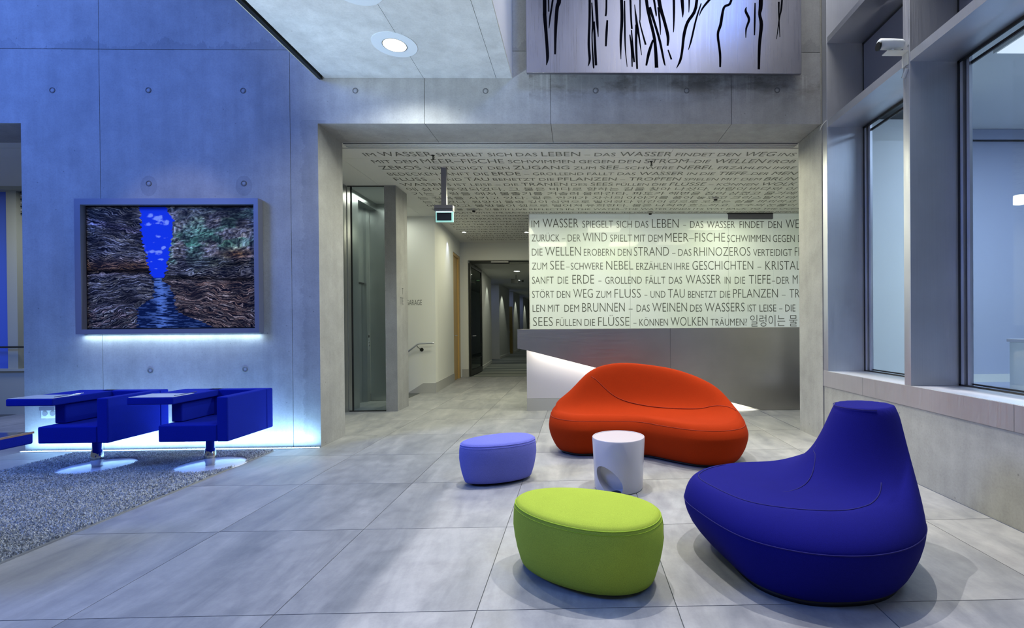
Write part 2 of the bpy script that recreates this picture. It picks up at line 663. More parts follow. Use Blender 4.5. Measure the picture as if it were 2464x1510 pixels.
ZT = 3.464
ZJ = 4.246
panel([(-9.3, ZJ + g), (-5.038 - g, ZJ + g), (-5.038 - g, 6.6), (-9.3, 6.6)])
panel([(-5.038 + g, ZJ + g), (-3.049 - g, ZJ + g), (-3.049 - g, 6.6), (-5.038 + g, 6.6)])
panel([(-3.049 + g, ZJ + g), (-.267 - g, ZJ + g), (-.267 - g, 6.6), (-3.049 + g, 6.6)])
panel([(-.267 + g, ZJ + g), (2.68, ZJ + g), (2.68, 6.6), (-.267 + g, 6.6)])
panel([(-9.3, ZT), (-5.853, ZT), (-5.853, 0), (-5.038 - g, 0), (-5.038 - g, ZJ - g), (-9.3, ZJ - g)])
panel([(-5.038 + g, 0), (-3.049 - g, 0), (-3.049 - g, ZJ - g), (-5.038 + g, ZJ - g)])
panel([(-3.049 + g, 0), (-2.758, 0), (-2.758, ZT), (-1.62 - g, ZT), (-1.62 - g, ZJ - g), (-3.049 + g, ZJ - g)])
panel([(-1.62 + g, ZT), (-.267 - g, ZT), (-.267 - g, ZJ - g), (-1.62 + g, ZJ - g)])
panel([(-.267 + g, ZT), (1.701 - g, ZT), (1.701 - g, ZJ - g), (-.267 + g, ZJ - g)])
panel([(1.701 + g, ZT), (2.68, ZT), (2.68, ZJ - g), (1.701 + g, ZJ - g)])
# formwork tie holes
ring = MB().lathe([(.021, .003), (.022, -.003), (.030, -.003), (.031, .003)], seg=20, axis='y', cap=False)
th_me = ring.mesh('tie_hole', 'tie_ring', True)
pl_me = MB().lathe([(.020, -.001), (.019, .001), (.012, .0015)], seg=16, axis='y').mesh('plug', 'tie_plug', True)
for (x, z) in [(-5.524, 3.811), (-4.529, 3.814), (-3.539, 3.812), (-2.356, 3.815), (-.968, 3.815), (.219, 3.823), (1.21, 3.826), (2.204, 3.833),
               (-4.537, 2.827), (-3.542, 2.826), (-4.544, .84), (-3.551, .843)]:
    o = bpy.data.objects.new('tie_hole', th_me)
    o.location = (x, YF, z)
    o.parent = wall
    COL.objects.link(o)
    p = bpy.data.objects.new('plug', pl_me)
    p.rotation_euler = (0, 0, math.pi)
    p.parent = o
    COL.objects.link(p)

# side wall: low parapet and right reveal share the plane X = 2.70
wr = structure(bx('wall_right', 'concrete_warm', (2.72, 3.10, -1.0, 5.19, 0, .600)))
MB().box(2.70, 2.725, -1.0, 5.19, 0, .600).build('concrete_panel', 'concrete_warm', wr)
wrr = structure(bx('wall_right', 'concrete_warm', (2.686, 3.10, 5.195, YB, 0, ZT)))
structure(bx('wall_right', 'concrete_warm', (2.682, 3.10, 5.205, YB, ZT + .004, 6.6)))

# ------------------------------------------------------------------ hanging slab (gallery) with down-lights
slab = structure(MB().box(-2.693, -.68, 1.4, 5.200, 3.972, 5.4).build('ceiling', 'concrete_slab'))
for (a, b2) in ((-2.680, -1.630), (-1.626, -.853), (-.849, -.680)):
    MB().box(a, b2, 1.4, 5.200, 3.950, 3.973).build('soffit_panel', 'concrete_slab', slab)
MB().box(-.700, -.674, 1.4, 5.198, 3.955, 5.4).build('side_panel', 'white_paint', slab)
MB().box(-2.735, -2.700, 1.4, 5.198, 3.93, 4.02).build('edge_trim', 'dark_metal', slab)
MB().box(-2.76, -2.738, 1.4, 5.198, 3.945, 4.10).build('edge_board', 'far_beige', slab)


def downlight(x, y, z, r, label, glow='lamp_glow', ringr=None, power=0, mat='white_paint'):
    t = thing('downlight', label, 'lamp', (x, y, z), 0, 'round ceiling downlights')
    ringr = ringr or r * 2
    MB().lathe([(r, .0), (ringr, .0), (ringr, -.004), (r * 1.06, -.006), (r, -.004)], seg=40, cap=False).build('trim_ring', mat, t, smooth=False)
    MB().lathe([(r * 1.0, -.006), (r * 1.07, -.008), (r * 1.07, -.002), (r, -.002)], seg=32, cap=False).build('rim', 'dark_metal', t)
    MB().lathe([(r * 1.0, -.0085), (.001, -.0105)], seg=32).build('lens', glow, t, smooth=True)
    if power:
        d = bpy.data.lights.new('downlight_beam', 'SPOT')
        d.energy = power
        d.color = (.95, 1, .93)
        d.spot_size = R(150)
        d.spot_blend = .6
        d.shadow_soft_size = .06
        o = bpy.data.objects.new('downlight_beam', d)
        o.location = (0, 0, -.04)
        o.parent = t
        COL.objects.link(o)
    return t


downlight(-1.705, 4.59, 3.950, .105, 'round white downlight under the hanging concrete slab, nearer the wall', ringr=.205, power=85, mat='plate_plastic')
downlight(-1.725, 3.83, 3.950, .105, 'round downlight cut by the top edge of the photo, under the hanging slab', ringr=.205, power=85, mat='plate_plastic')

# ------------------------------------------------------------------ metal relief with slots (top right)
art = thing('metal_relief', 'large brushed metal wall relief with dark cut-out tree trunks, above the wide opening', 'artwork', (1.0, 5.06, 3.93))
AY = 5.05
s_ = AY / 1154.15


def apx(x, y):   # drawing position measured on the relief, metres
    return ((x - 1389.0) * s_ - 1.0 - .012, 3.93 * 0 + (1.271 + (786.5 - y) * s_) - 3.93)


x0, z0 = apx(1275, 178)
x1, _ = apx(1941, 178)
MB().box(x0, x1, -.01, .03, z0, 1.35).build('plate', 'relief_metal', art, bevel=.004, seg=1)
MB().box(x0 + .12, x1 - .12, .03, .142, z0 + .10, 1.30).build('mounting_frame', 'dark_metal', art)
strokes = [
 [(1320,-120,5),(1320,-20,6),(1320,35,6),(1320,42,6),(1324,100,5),(1326,140,5),(1323,160,1)],
 [(1355,-100,5),(1355,0,7),(1350,22,6),(1346,70,5),(1344,134,3)],
 [(1329,-40,3),(1330,32,2)],
 [(1345,-30,3),(1337,20,3),(1333,45,3),(1330,72,1)],
 [(1428,-90,4),(1428,18,4),(1427,60,4),(1425,110,4),(1427,145,4),(1423,162,1)],
 [(1433,10,2),(1435,60,3),(1433,95,2),(1436,160,3),(1437,165,1)],
 [(1440,-80,5),(1444,20,5),(1446,60,4),(1448,92,1)],
 [(1438,55,3),(1440,110,4),(1442,160,4)],
 [(1469,-70,3),(1468,20,3),(1466,42,3)],
 [(1470,52,3),(1468,80,4),(1466,114,3)],
 [(1502,-60,5),(1505,18,5),(1505,55,5),(1502,100,4),(1502,145,1)],
 [(1512,5,2),(1512,70,3),(1513,120,2),(1517,163,1)],
 [(1525,-40,4),(1527,40,3),(1529,72,3)],
 [(1528,75,2),(1532,130,3),(1534,152,3)],
 [(1536,14,1),(1541,60,4),(1546,90,3),(1552,135,1)],
 [(1540,62,4),(1539,110,4),(1541,168,3)],
 [(1524,86,2),(1528,120,3),(1529,163,2)],
 [(1549,-60,3),(1549,40,2),(1549,60,2),(1562,110,3)],
 [(1560,-50,6),(1566,15,5),(1573,50,5),(1584,100,5),(1588,165,6)],
 [(1572,20,5),(1583,55,4),(1596,100,4),(1606,150,3),(1609,160,1)],
 [(1578,-30,4),(1587,30,3),(1588,42,1)],
 [(1590,-40,6),(1597,15,6),(1608,55,5),(1616,90,5),(1615,112,3)],
 [(1593,20,3),(1597,60,3),(1598,86,1)],
 [(1580,98,3),(1570,128,5),(1563,160,3)],
 [(1616,122,2),(1624,145,3)],
 [(1630,-60,4),(1631,20,4),(1630,70,2),(1629,80,1)],
 [(1648,-40,6),(1652,20,5),(1652,44,1)],
 [(1690,-60,4),(1684,20,5),(1664,55,5),(1655,85,5),(1650,125,4),(1645,148,4),(1636,166,1)],
 [(1718,0,4),(1700,22,3),(1692,40,1)],
 [(1667,-40,3),(1668,0,3),(1667,32,1)],
 [(1697,10,2),(1684,50,3),(1672,100,3),(1665,122,1)],
 [(1775,-20,4),(1767,10,4),(1752,20,4),(1744,60,5),(1737,85,4),(1742,130,4),(1742,163,3)],
 [(1807,18,1),(1805,28,4),(1813,48,4),(1806,70,3),(1805,92,1)],
 [(1828,8,2),(1827,50,3),(1826,86,2)],
 [(1843,-90,6),(1842,10,7),(1839,35,5),(1843,60,6),(1838,110,5),(1836,168,4)],
 [(1896,-30,3),(1892,20,3),(1887,45,2),(1880,95,1)],
 [(1886,5,3),(1886,40,2),(1888,90,1)],
 [(1880,-80,3),(1896,-10,2)],
]
for st in strokes:
    # smooth centre line, then a flat tapered slot
    P = [Vector((*apx(x, y), w * .5 * s_)) for x, y, w in st]
    pts = []
    for i in range(len(P) - 1):
        a0, b0, c0, d0 = P[max(i - 1, 0)], P[i], P[i + 1], P[min(i + 2, len(P) - 1)]
        for k in range(4):
            t = k / 4
            pts.append(.5 * ((2 * b0) + (-a0 + c0) * t + (2 * a0 - 5 * b0 + 4 * c0 - d0) * t * t + (-a0 + 3 * b0 - 3 * c0 + d0) * t ** 3))
    pts.append(P[-1])
    mb = MB()
    L, Rr = [], []
    for i, p in enumerate(pts):
        d = (pts[min(i + 1, len(pts) - 1)] - pts[max(i - 1, 0)])
        n = Vector((-d.y, d.x)).normalized()
        w = max(p.z, .0015) * 1.45
        L.append((p.x + n.x * w, p.y + n.y * w))
        Rr.append((p.x - n.x * w, p.y - n.y * w))
    for i in range(len(pts) - 1):
        mb.prism([L[i], L[i + 1], Rr[i + 1], Rr[i]], 'y', -.0115, -.008)
    mb.build('trunk_slot', 'slot_black', art)

# ------------------------------------------------------------------ steel window wall on the right
win = structure(MB().box(2.70, 3.14, -1.0, 5.190, .760, .770).build('window_1', 'frame_steel'))
for (y0, y1) in ((4.47, 5.190), (2.9, 4.466), (1.3, 2.896), (-1.0, 1.296)):
    MB().box(2.690, 2.716, y0, y1, .602, .768).build('sill_front', 'sill_steel', win)
for (y0, y1) in ((5.095, 5.190), (3.815, 3.895), (2.56, 2.64), (1.30, 1.38), (0.04, .12)):
    MB().box(2.694, 3.13, y0, y1, .770, 6.6).build('post', 'frame_steel', win, bevel=.003, seg=1)
for (z0, z1) in ((3.385, 3.460), (4.285, 4.345)):
    for (y0, y1) in ((3.895, 5.095), (2.64, 3.815), (1.38, 2.56), (.12, 1.30)):
        MB().box(2.700, 3.13, y0, y1, z0, z1).build('transom', 'frame_steel', win)
for (y0, y1) in ((3.895, 5.095), (2.64, 3.815), (1.38, 2.56), (.12, 1.30)):
    # double black gasket, bright bead between
    for (z0, z1) in ((.770, 3.385),):
        mb = MB()
        for (o0, w) in ((0, .022), (.050, .022)):
            mb.box(3.085 + o0 * .6, 3.10 + o0 * .6, y0 + o0, y0 + o0 + w, z0, z1)
            mb.box(3.085 + o0 * .6, 3.10 + o0 * .6, y1 - o0 - w, y1 - o0, z0, z1)
            mb.box(3.085 + o0 * .6, 3.10 + o0 * .6, y0, y1, z0 + o0 * .3, z0 + o0 * .3 + .012)
            mb.box(3.085 + o0 * .6, 3.10 + o0 * .6, y0, y1, z1 - o0 - w, z1 - o0)
        mb.build('gasket', 'dark_gasket', win)
        mb = MB()
        mb.box(3.088, 3.120, y1 - .050, y1 - .022, z0, z1)
        mb.box(3.10, 3.125, y1 - .100, y1 - .072, z0, z1)
        mb.build('bead', 'frame_steel', win)
        MB().box(3.118, 3.124, y0 + .02, y1 - .02, z0, z1).build('pane', 'clear_glass', win)
    MB().box(3.088, 3.112, y0, y1, 3.46, 4.285).build('spandrel_panel', 'frame_paint', win)
    MB().box(3.086, 3.10, y1 - .018, y1, 3.46, 4.285).build('gasket', 'dark_gasket', win)
    MB().box(3.086, 3.10, y0, y1, 4.262, 4.285).build('gasket', 'dark_gasket', win)
    MB().box(3.10, 3.112, y0, y1, 4.345, 6.6).build('spandrel_panel', 'frame_paint', win)
    MB().box(3.096, 3.099, y1 - .018, y1, 4.345, 6.6).build('gasket', 'dark_gasket', win)

# meeting room behind the glass
structure(bx('wall_back', 'office_wall', (3.16, 9.0, 6.60, 6.75, .35, 3.97)))
structure(bx('wall_back', 'office_wall', (8.9, 9.0, -1.0, 6.60, .35, 3.97)))
structure(bx('floor', 'office_wall', (3.16, 9.0, -1.0, 6.60, .30, .45)))
structure(bx('ceiling', 'white_paint', (3.15, 9.0, -1.0, 6.75, 3.97, 4.05)))
structure(bx('trim_1', 'office_wall', (3.16, 9.0, 6.55, 6.60, 3.83, 3.965)))
structure(bx('trim_2', 'dark_metal', (3.16, 9.0, 6.575, 6.60, 3.812, 3.828)))
structure(bx('trim_3', 'dark_metal', (4.425, 4.445, 6.585, 6.60, .56, 3.81)))
structure(bx('baseboard_back', 'white_paint', (3.16, 8.9, 6.575, 6.60, .45, .56)))
area('meeting_room_light', (5.4, 3.9, 3.90), (5.4, 3.9, 0), 1.6, 200, (.62, .74, 1.0))
lp = thing('ceiling_panel_light', 'bright flat ceiling light seen through the upper right window pane', 'lamp', (4.75, 4.30, 3.93))
MB().box(-.62, .9, -.40, .36, .0, .035).build('housing', 'white_paint', lp)
MB().box(-.60, .88, -.38, .34, -.006, 0).build('diffuser', 'window_lamp', lp)
ct = thing('white_counter', 'glowing white counter end inside the room at the right edge of the photo', 'counter', (5.52, 5.30, .452))
MB().box(-.42, .9, -.25, .25, 0, .60).build('body', 'white_paint', ct, bevel=.005)
MB().box(-.44, .92, -.27, .27, .60, .635).build('counter_top', 'white_gloss', ct, bevel=.005)
area('counter_fill_light', (5.2, 4.3, 2.2), (5.2, 5.2, .8), .5, 22, (.9, 1, .95))  # unseen area light added beside the counter to brighten it

# ------------------------------------------------------------------ surveillance camera, tag, cable on the window posts
cm = thing('security_camera', 'small white security camera in a clear housing on the near steel window post', 'camera', (2.62, 3.86, 3.44))
mb = MB()
prof = [(.001, -.13), (.030, -.128), (.042, -.115), (.043, -.02), (.040, .05), (.030, .07), (.001, .072)]
mb.lathe(prof, seg=20, axis='x')
h_ = mb.build('housing', 'plate_plastic', cm, smooth=True)
h_.location = (-.02, 0, .105)
h_.rotation_euler = (0, R(6), R(-8))
MB().lathe([(.034, -.134), (.034, -.120), (.02, -.118)], seg=20, axis='x').build('lens_ring', 'dark_metal', cm).location = (-.02, .006, .092)
MB().box(-.10, .072, -.035, .035, -.004, .004).build('bracket_plate', 'paper_strip', cm).location = (0, 0, .035)
MB().box(.066, .073, -.035, .035, -.07, .035).build('bracket_leg', 'paper_strip', cm)
MB().box(-.05, -.03, -.012, .012, .039, .066).build('neck', 'plate_plastic', cm)
MB().lathe([(.008, -.006), (.008, .02)], cx=.078, cy=-.03, cz=.08, seg=10, axis='x').build('screw', 'chrome', cm)
lt = thing('post_clip', 'little lilac clip stuck on the steel post below the camera', 'clip', (2.688, 3.855, 3.31))
o = MB().box(-.012, .006, -.014, .014, -.035, .035).build('body', 'plate_plastic', lt, bevel=.003)
o.rotation_euler = (R(35), 0, 0)
o = MB().box(-.010, .006, .012, .018, -.036, .036).build('edge', 'black_plastic', lt)
o.rotation_euler = (R(35), 0, 0)
tag(MB().tube([(2.692, 5.10, 3.46), (2.688, 5.13, 3.455), (2.683, 5.17, 3.44), (2.679, 5.195, 3.42), (2.681, 5.215, 3.40)], .0045, 8).build('white_cable', 'white_paint', smooth=True),
    'short white cable across the corner where the opening meets the steel post', 'cable')

# ------------------------------------------------------------------ entrance hall shell
ZC = 3.445
hc = structure(MB().box(-9.0, 4.75, YB + .001, 12.42, 3.460, 3.75).build('ceiling', 'ceiling_paint'))
# ceiling boards with recessed joints
for (x0, x1) in ((-8.9, -3.0), (-2.997, 1.2), (1.203, 4.7)):
    for (y0, y1) in ((5.885, 6.20), (6.203, 7.40), (7.403, 9.7), (9.703, 12.40)):
        MB().box(x0, x1, y0, y1, ZC, 3.461).build('ceiling_board', 'ceiling_paint', hc)
# slot diffuser behind the lintel
sd = structure(MB().box(-2.75, 2.68, YB + .004, 5.882, 3.452, 3.460).build('trim_4', 'dark_gasket'))
for k in range(4):
    MB().box(-2.75, 2.68, YB + .004 + k * .037, YB + .016 + k * .037, ZC, 3.453).build('slot_bar', 'ceiling_paint', sd)

# lift front (steel) and glass screen
lw = structure(MB().box(-3.75, -3.50, 5.75, 7.395, 0, ZC).build('wall_left', 'lift_steel'))
lw2 = structure(MB().box(-3.80, -3.74, 7.40, 8.60, 0, ZC).build('wall_left', 'lift_steel'))
MB().box(-3.74, -3.49, 7.403, 7.76, 0, ZC).build('lift_jamb', 'lift_steel', lw2)
MB().box(-3.74, -3.49, 7.76, 8.60, 3.33, ZC).build('lift_header', 'lift_steel', lw2)
MB().box(-3.74, -3.66, 7.76, 8.47, 2.05, 3.33).build('lift_panel', 'lift_steel', lw2)
MB().box(-3.74, -3.66, 7.76, 7.92, 0, 2.05).build('lift_panel', 'lift_steel', lw2)
MB().box(-3.74, -3.62, 8.34, 8.47, 0, 3.33).build('lift_jamb', 'lift_steel', lw2)
MB().box(-3.74, -3.655, 7.92, 8.34, 2.03, 2.05).build('lift_lintel', 'dark_gasket', lw2)
MB().box(-3.735, -3.712, 7.925, 8.16, .0, 2.03).build('lift_door', 'lift_steel', lw2)
MB().box(-3.735, -3.702, 8.168, 8.335, .0, 2.03).build('lift_door', 'lift_steel', lw2)
cp = thing('lift_call_panel', 'small lift call panel with black display on the steel jamb', 'panel', (-3.62, 8.40, 1.05))
MB().box(.001, .006, -.03, .03, -.16, .16).build('plate', 'frame_steel', cp)
MB().box(.006, .010, -.018, .018, .06, .10).build('display', 'black_plastic', cp)
MB().lathe([(.012, .006), (.012, .012)], cy=0, cz=0, seg=12, axis='x').build('button', 'chrome', cp).location = (0, 0, -.02)
MB().lathe([(.012, .006), (.012, .012)], cy=0, cz=0, seg=12, axis='x').build('button', 'chrome', cp).location = (0, 0, -.08)
structure(bx('wall_niche', 'lift_steel', (-3.62, -3.02, 8.48, 8.58, 0, ZC)))
sc = structure(MB().box(-3.425, -2.930, 7.405, 7.417, .012, ZC - .012).build('window_2', 'clear_glass'))
mb = MB()
mb.box(-3.49, -2.925, 7.400, 7.420, 0, .014)
mb.box(-3.49, -2.925, 7.400, 7.420, ZC - .013, ZC)
mb.box(-3.445, -3.425, 7.400, 7.420, .014, ZC - .013)
mb.build('gasket', 'dark_gasket', sc)

# concrete pier
pier = structure(bx('wall_pier', 'concrete', (-2.925, -2.750, 7.385, 7.86, 0, ZC)))

# stair niche wall, slanted corridor wall
nb = structure(bx('wall_niche', 'white_paint', (-4.2, -2.775, 9.46, 9.62, -1.6, ZC)))
structure(bx('wall_niche', 'white_paint', (-4.3, -4.2, 8.6, 9.62, -1.6, ZC)))
mb = MB()
mb.prism([(-4.2, -.55), (-3.40, -.05), (-3.02, .19), (-2.775, .19), (-2.775, .0), (-3.02, .0), (-4.2, -.75)], 'y', 9.445, 9.46)
structure(mb.build('baseboard_stair', 'skirting_grey'))
st = structure(bx('floor', 'far_beige', (-3.06, -3.045, 8.6, 9.45, -.3, 0)))
for k in range(4):
    MB().box(-3.06 - .28 * (k + 1), -3.06 - .28 * k, 8.6, 9.445, -.17 * (k + 1) - .2, -.17 * (k + 1)).build('stair_step', 'far_beige', st)
mb = MB().prism([(-2.786, 9.621), (-2.905, 11.36), (-3.10, 11.36), (-3.10, 9.621)], 'z', 0, ZC)
wl = structure(mb.build('wall_left', 'white_paint'))
mb = MB().prism([(-2.762, 9.44), (-2.893, 11.36), (-2.905, 11.36), (-2.775, 9.44)], 'z', 0, .20)
structure(mb.build('baseboard_left', 'skirting_grey'))
mb = MB().prism([(-2.905, 11.36), (-2.965, 12.26), (-3.10, 12.26), (-3.10, 11.36)], 'z', 3.06, ZC)
structure(mb.build('wall_left', 'white_paint'))
d1 = structure(MB().prism([(-2.935, 11.42), (-2.985, 12.06), (-3.02, 12.06), (-2.97, 11.42)], 'z', .005, 2.99).build('door_1', 'wood_door'))
MB().prism([(-2.910, 11.37), (-2.914, 11.42), (-3.03, 11.42), (-3.03, 11.37)], 'z', 0, 3.05).build('frame', 'wood_door', d1)
MB().prism([(-2.952, 12.06), (-2.965, 12.25), (-3.05, 12.25), (-3.04, 12.06)], 'z', 0, 3.05).build('frame', 'wood_door', d1)
MB().prism([(-2.914, 11.42), (-2.952, 12.06), (-3.04, 12.06), (-3.02, 11.42)], 'z', 2.99, 3.05).build('frame', 'wood_door', d1)
MB().tube([(-2.94, 11.55, 1.08), (-2.90, 11.55, 1.08), (-2.90, 11.67, 1.08)], .009, 8).build('handle', 'frame_steel', d1, smooth=True)

# end wall with portal
mb = MB()
mb.box(-3.10, -2.80, 12.40, 12.62, 0, ZC)
mb.box(-2.80, 1.5, 12.40, 12.62, 3.00, ZC)
ew = structure(mb.build('wall_end', 'white_paint'))
structure(bx('baseboard_end', 'skirting_grey', (-2.965, -2.80, 12.385, 12.40, 0, .20)))
structure(bx('trim_5', 'dark_metal', (-2.80, 1.5, 12.60, 12.66, 2.93, 3.00)))
# open glass door leaf
gd = structure(MB().box(-2.795, -2.745, 12.45, 13.95, .02, .16).build('door_2', 'dark_metal'))
MB().box(-2.795, -2.745, 12.45, 13.95, 2.84, 2.93).build('top_rail', 'dark_metal', gd)
MB().box(-2.795, -2.745, 12.45, 12.53, .16, 2.84).build('stile', 'dark_metal', gd)
MB().box(-2.795, -2.745, 13.87, 13.95, .16, 2.84).build('stile', 'dark_metal', gd)
MB().box(-2.775, -2.765, 12.53, 13.87, .16, 2.84).build('pane', 'green_glass', gd)
MB().box(-2.790, -2.750, 12.53, 13.87, .42, .44).build('mid_rail', 'dark_metal', gd)
MB().tube([(-2.745, 12.62, 1.05), (-2.69, 12.62, 1.05), (-2.69, 12.80, 1.05)], .011, 8).build('handle', 'frame_steel', gd, smooth=True)
structure(bx('wall_left', 'green_glass', (-2.86, -2.85, 12.65, 14.3, 0, 3.0)))

# corridor beyond
structure(bx('floor', 'striped_carpet', (-3.8, 1.5, 12.405, 33, -.2, -.002)))
structure(bx('ceiling', 'white_paint', (-4.2, 1.5, 12.63, 33, 3.005, 3.2)))
structure(bx('wall_end', 'white_paint', (-4.2, 1.5, 33, 33.2, 0, 3.0)))
structure(bx('wall_right', 'white_paint', (-.6, 1.5, 12.67, 33, 0, 3.0)))
cl = structure(MB().prism([(-2.86, 14.35), (-3.08, 17.3), (-3.9, 17.3), (-3.9, 12.67), (-2.90, 12.67), (-2.90, 14.35)], 'z', 0, 3.0).build('wall_left', 'white_paint'))
for (y0, y1) in ((19.3, 22.2), (23.6, 26.2), (27.8, 33.0)):
    MB().box(-3.9, -3.12, y0, y1, 0, 3.0).build('pier', 'white_paint', cl)
structure(bx('wall_left', 'office_wall', (-4.1, -3.9, 12.67, 33, 0, 3.0)))
mb = MB()
mb.prism([(-2.845, 14.35), (-3.065, 17.3), (-3.08, 17.3), (-2.86, 14.35)], 'z', 0, .10)
for (y0, y1) in ((19.3, 22.2), (23.6, 26.2), (27.8, 33.0)):
    mb.box(-3.12, -3.105, y0, y1, 0, .10)
structure(mb.build('baseboard_corridor', 'white_paint'))
d3 = structure(bx('door_3', 'wood_door_dark', (-3.60, -3.09, 22.95, 23.02, .01, 2.25)))
MB().box(-3.30, -3.20, 22.90, 22.948, 1.02, 1.06).build('handle', 'frame_steel', d3)
MB().box(-3.34, -3.22, 22.93, 22.948, 1.18, 1.30).build('lock_plate', 'black_plastic', d3)
for (x, y, lab) in ((-1.83, 14.7, 'small glowing ceiling light in the dim corridor, nearer'), (-2.15, 17.5, 'small glowing ceiling light in the dim corridor, farther')):
    dl = thing('corridor_lamp', lab, 'lamp', (x, y, 3.004), 0, 'glowing corridor ceiling lights')
    MB().lathe([(.10, 0), (.11, -.02), (.10, -.03)], seg=20).build('housing', 'white_paint', dl)
    MB().lathe([(.09, -.03), (.001, -.035)], seg=20).build('lens', 'lamp_glow', dl)
for (x, y, e2) in ((-2.62, 16.0, 24), (-2.7, 20.0, 36), (-2.7, 24.4, 36), (-2.7, 28.6, 36)):
    spot('wall_washer', (x, y, 2.97), (x - .22, y, 0), e2, (.93, 1, .85), 85, .4, .03)
area('corridor_light', (-1.8, 15.0, 2.95), (-1.8, 15, 0), .8, 9, (1, 1, .85))
for (y, ) in ((18.3, ), (22.7, ), (27.0, )):
    area('recess_light', (-3.5, y, 2.95), (-3.5, y, 0), .4, 2.2, (.45, .55, 1))
es = thing('corridor_sign', 'dark exit sign box hanging from the corridor ceiling', 'sign', (-2.02, 16.0, 2.80))
MB().box(-.16, .08, -.02, .02, -.07, .07).build('box', 'dark_metal', es)
MB().tube([(.0, 0, .07), (.0, 0, .205)], .008, 6).build('rod', 'dark_metal', es)
MB().box(.08, .26, -.015, .015, .05, .06).build('arm', 'dark_metal', es)
MB().lathe([(.02, -.03), (.04, -.01), (.03, .03)], cx=.22, seg=12).build('sensor', 'dark_metal', es)
dc = thing('door_closer', 'flat grey closer rail on the soffit of the glass door portal', 'closer', (-2.02, 12.51, 2.985))
MB().box(-.20, .25, -.03, .03, -.04, .014).build('rail', 'skirting_grey', dc, bevel=.006)

# blue-ish scallop fittings and downlights in the lettered ceiling
for (x, y, lab) in ((-2.558, 11.0, 'tiny bright downlight in the lettered ceiling beside the slanted wall'), (-1.143, 11.03, 'tiny bright downlight in the lettered ceiling near the glass panel edge')):
    downlight(x, y, ZC, .045, lab, ringr=.065, mat='ceiling_paint')
spot('scallop_light', (-2.72, 10.7, 3.40), (-2.88, 10.75, 1.6), 26, (.6, .68, 1.0), 55, .6, .02)
structure(bx('wall_right', 'white_paint', (4.6, 4.75, 5.75, 9.4, 0, 3.455)))
structure(bx('wall_right', 'white_paint', (3.10, 4.75, 5.65, 5.74, 0, 3.455)))

# handrail
hr = thing('handrail', 'short steel handrail on the white wall by the stairs', 'handrail', (-3.0, 9.36, .97))
MB().tube([(.22, 0, .004), (.19, 0, .004), (-.06, 0, -.004), (-.10, 0, -.02), (-.62, 0, -.42)], .017, 10).build('rail', 'frame_steel', hr, smooth=True)
MB().tube([(-.115, 0, -.045), (-.06, .045, -.115)], .006, 6).build('bracket', 'dark_metal', hr, smooth=True)
MB().lathe([(.036, .09), (.036, .10)], cx=-.045, cz=-.125, seg=18, axis='y').build('rosette', 'dark_metal', hr)

# hanging exit sign
ex = thing('exit_sign', 'hanging emergency exit sign with glowing teal glass edge on a grey post', 'sign', (-1.800, 6.60, 3.445))
MB().box(-.034, .034, -.03, .03, -.51, 0).build('post', 'grey_paint', ex)
MB().box(-.125, .125, -.045, .045, -.592, -.51).build('housing', 'grey_paint', ex, bevel=.003)
MB().box(-.123, .123, -.048, .048, -.568, -.562).build('groove', 'dark_metal', ex)
MB().box(-.118, .124, -.008, .008, -.735, -.593).build('glass_plate', 'exit_glow', ex)
MB().box(-.100, .098, -.012, -.0082, -.714, -.608).build('sign_face', 'tablet_dark', ex)
MB().box(-.112, .112, -.010, .010, -.600, -.592).build('tube', 'led_blue', ex)

# sprinklers / smoke detectors on the lettered ceiling
for (x, y, k, lab) in ((-1.885, 8.88, 'd', 'small dark smoke detector on the lettered ceiling right of the exit sign'),
                       (2.371, 8.12, 'd', 'small dark smoke detector on the lettered ceiling at the far right'),
                       (1.41, 9.13, 'd', 'small dark detector on the ceiling edge above the lit glass panel'),
                       (.996, 6.33, 's', 'little sprinkler head in the word STROM of the lettered ceiling'),
                       (-1.80, 6.10, 's', 'dark pendent sprinkler over the first rows of ceiling lettering')):
    if k == 'd':
        t = thing('smoke_detector', lab, 'detector', (x, y, ZC), 0, 'detectors on the lettered ceiling')
        MB().lathe([(.055, 0), (.055, -.015), (.035, -.03)], seg=20).build('base', 'skirting_grey', t)
        MB().lathe([(.030, -.03), (.028, -.05), (.015, -.055)], seg=16).build('sensor', 'black_plastic', t)
    else:
        t = thing('sprinkler', lab, 'sprinkler', (x, y, ZC), 0, 'sprinklers on the lettered ceiling')
        MB().lathe([(.022, 0), (.020, -.008), (.008, -.012), (.008, -.05), (.018, -.054), (.018, -.058)], seg=14).build('head', 'dark_metal', t)
        MB().tube([(.012, 0, -.012), (.018, 0, -.03), (.010, 0, -.052)], .003, 6).build('frame_arm', 'dark_metal', t)

# ------------------------------------------------------------------ reception desk and lettered wall
desk = thing('reception_desk', 'long reception desk with steel front cut on a slant over a lit white base', 'desk', (1.2, 7.2, 0))
dx, dy = -1.2, -7.2
YD = 7.10
front = [(-.885, 1.236), (-.885, .957), (-.757, .929), (2.745, .004), (3.60, .004), (3.60, 1.236)]
for (a, b2) in ((-.885, 1.378), (1.382, 3.60)):
    # the slanted plate in two sheets with a joint
    def zlow(x):
        return max(.004, .929 - (x + .757) * (.925 / 3.502)) if x > -.757 else .957 - (x + .885) * .21
    xs = [x for x in [a] + ([-.757] if a < -.757 < b2 else []) + ([2.745] if a < 2.745 < b2 else []) + [b2]]
    poly = [(x + dx, zlow(x)) for x in xs] + [(b2 + dx, 1.236), (a + dx, 1.236)]
    MB().prism(poly, 'y', YD + dy, YD + dy + .025).build('steel_front', 'brushed_steel', desk)
MB().box(-.885 + dx, 3.6 + dx, YD + .026 + dy, 7.75 + dy, 1.205, 1.236).build('counter_top', 'brushed_steel', desk)
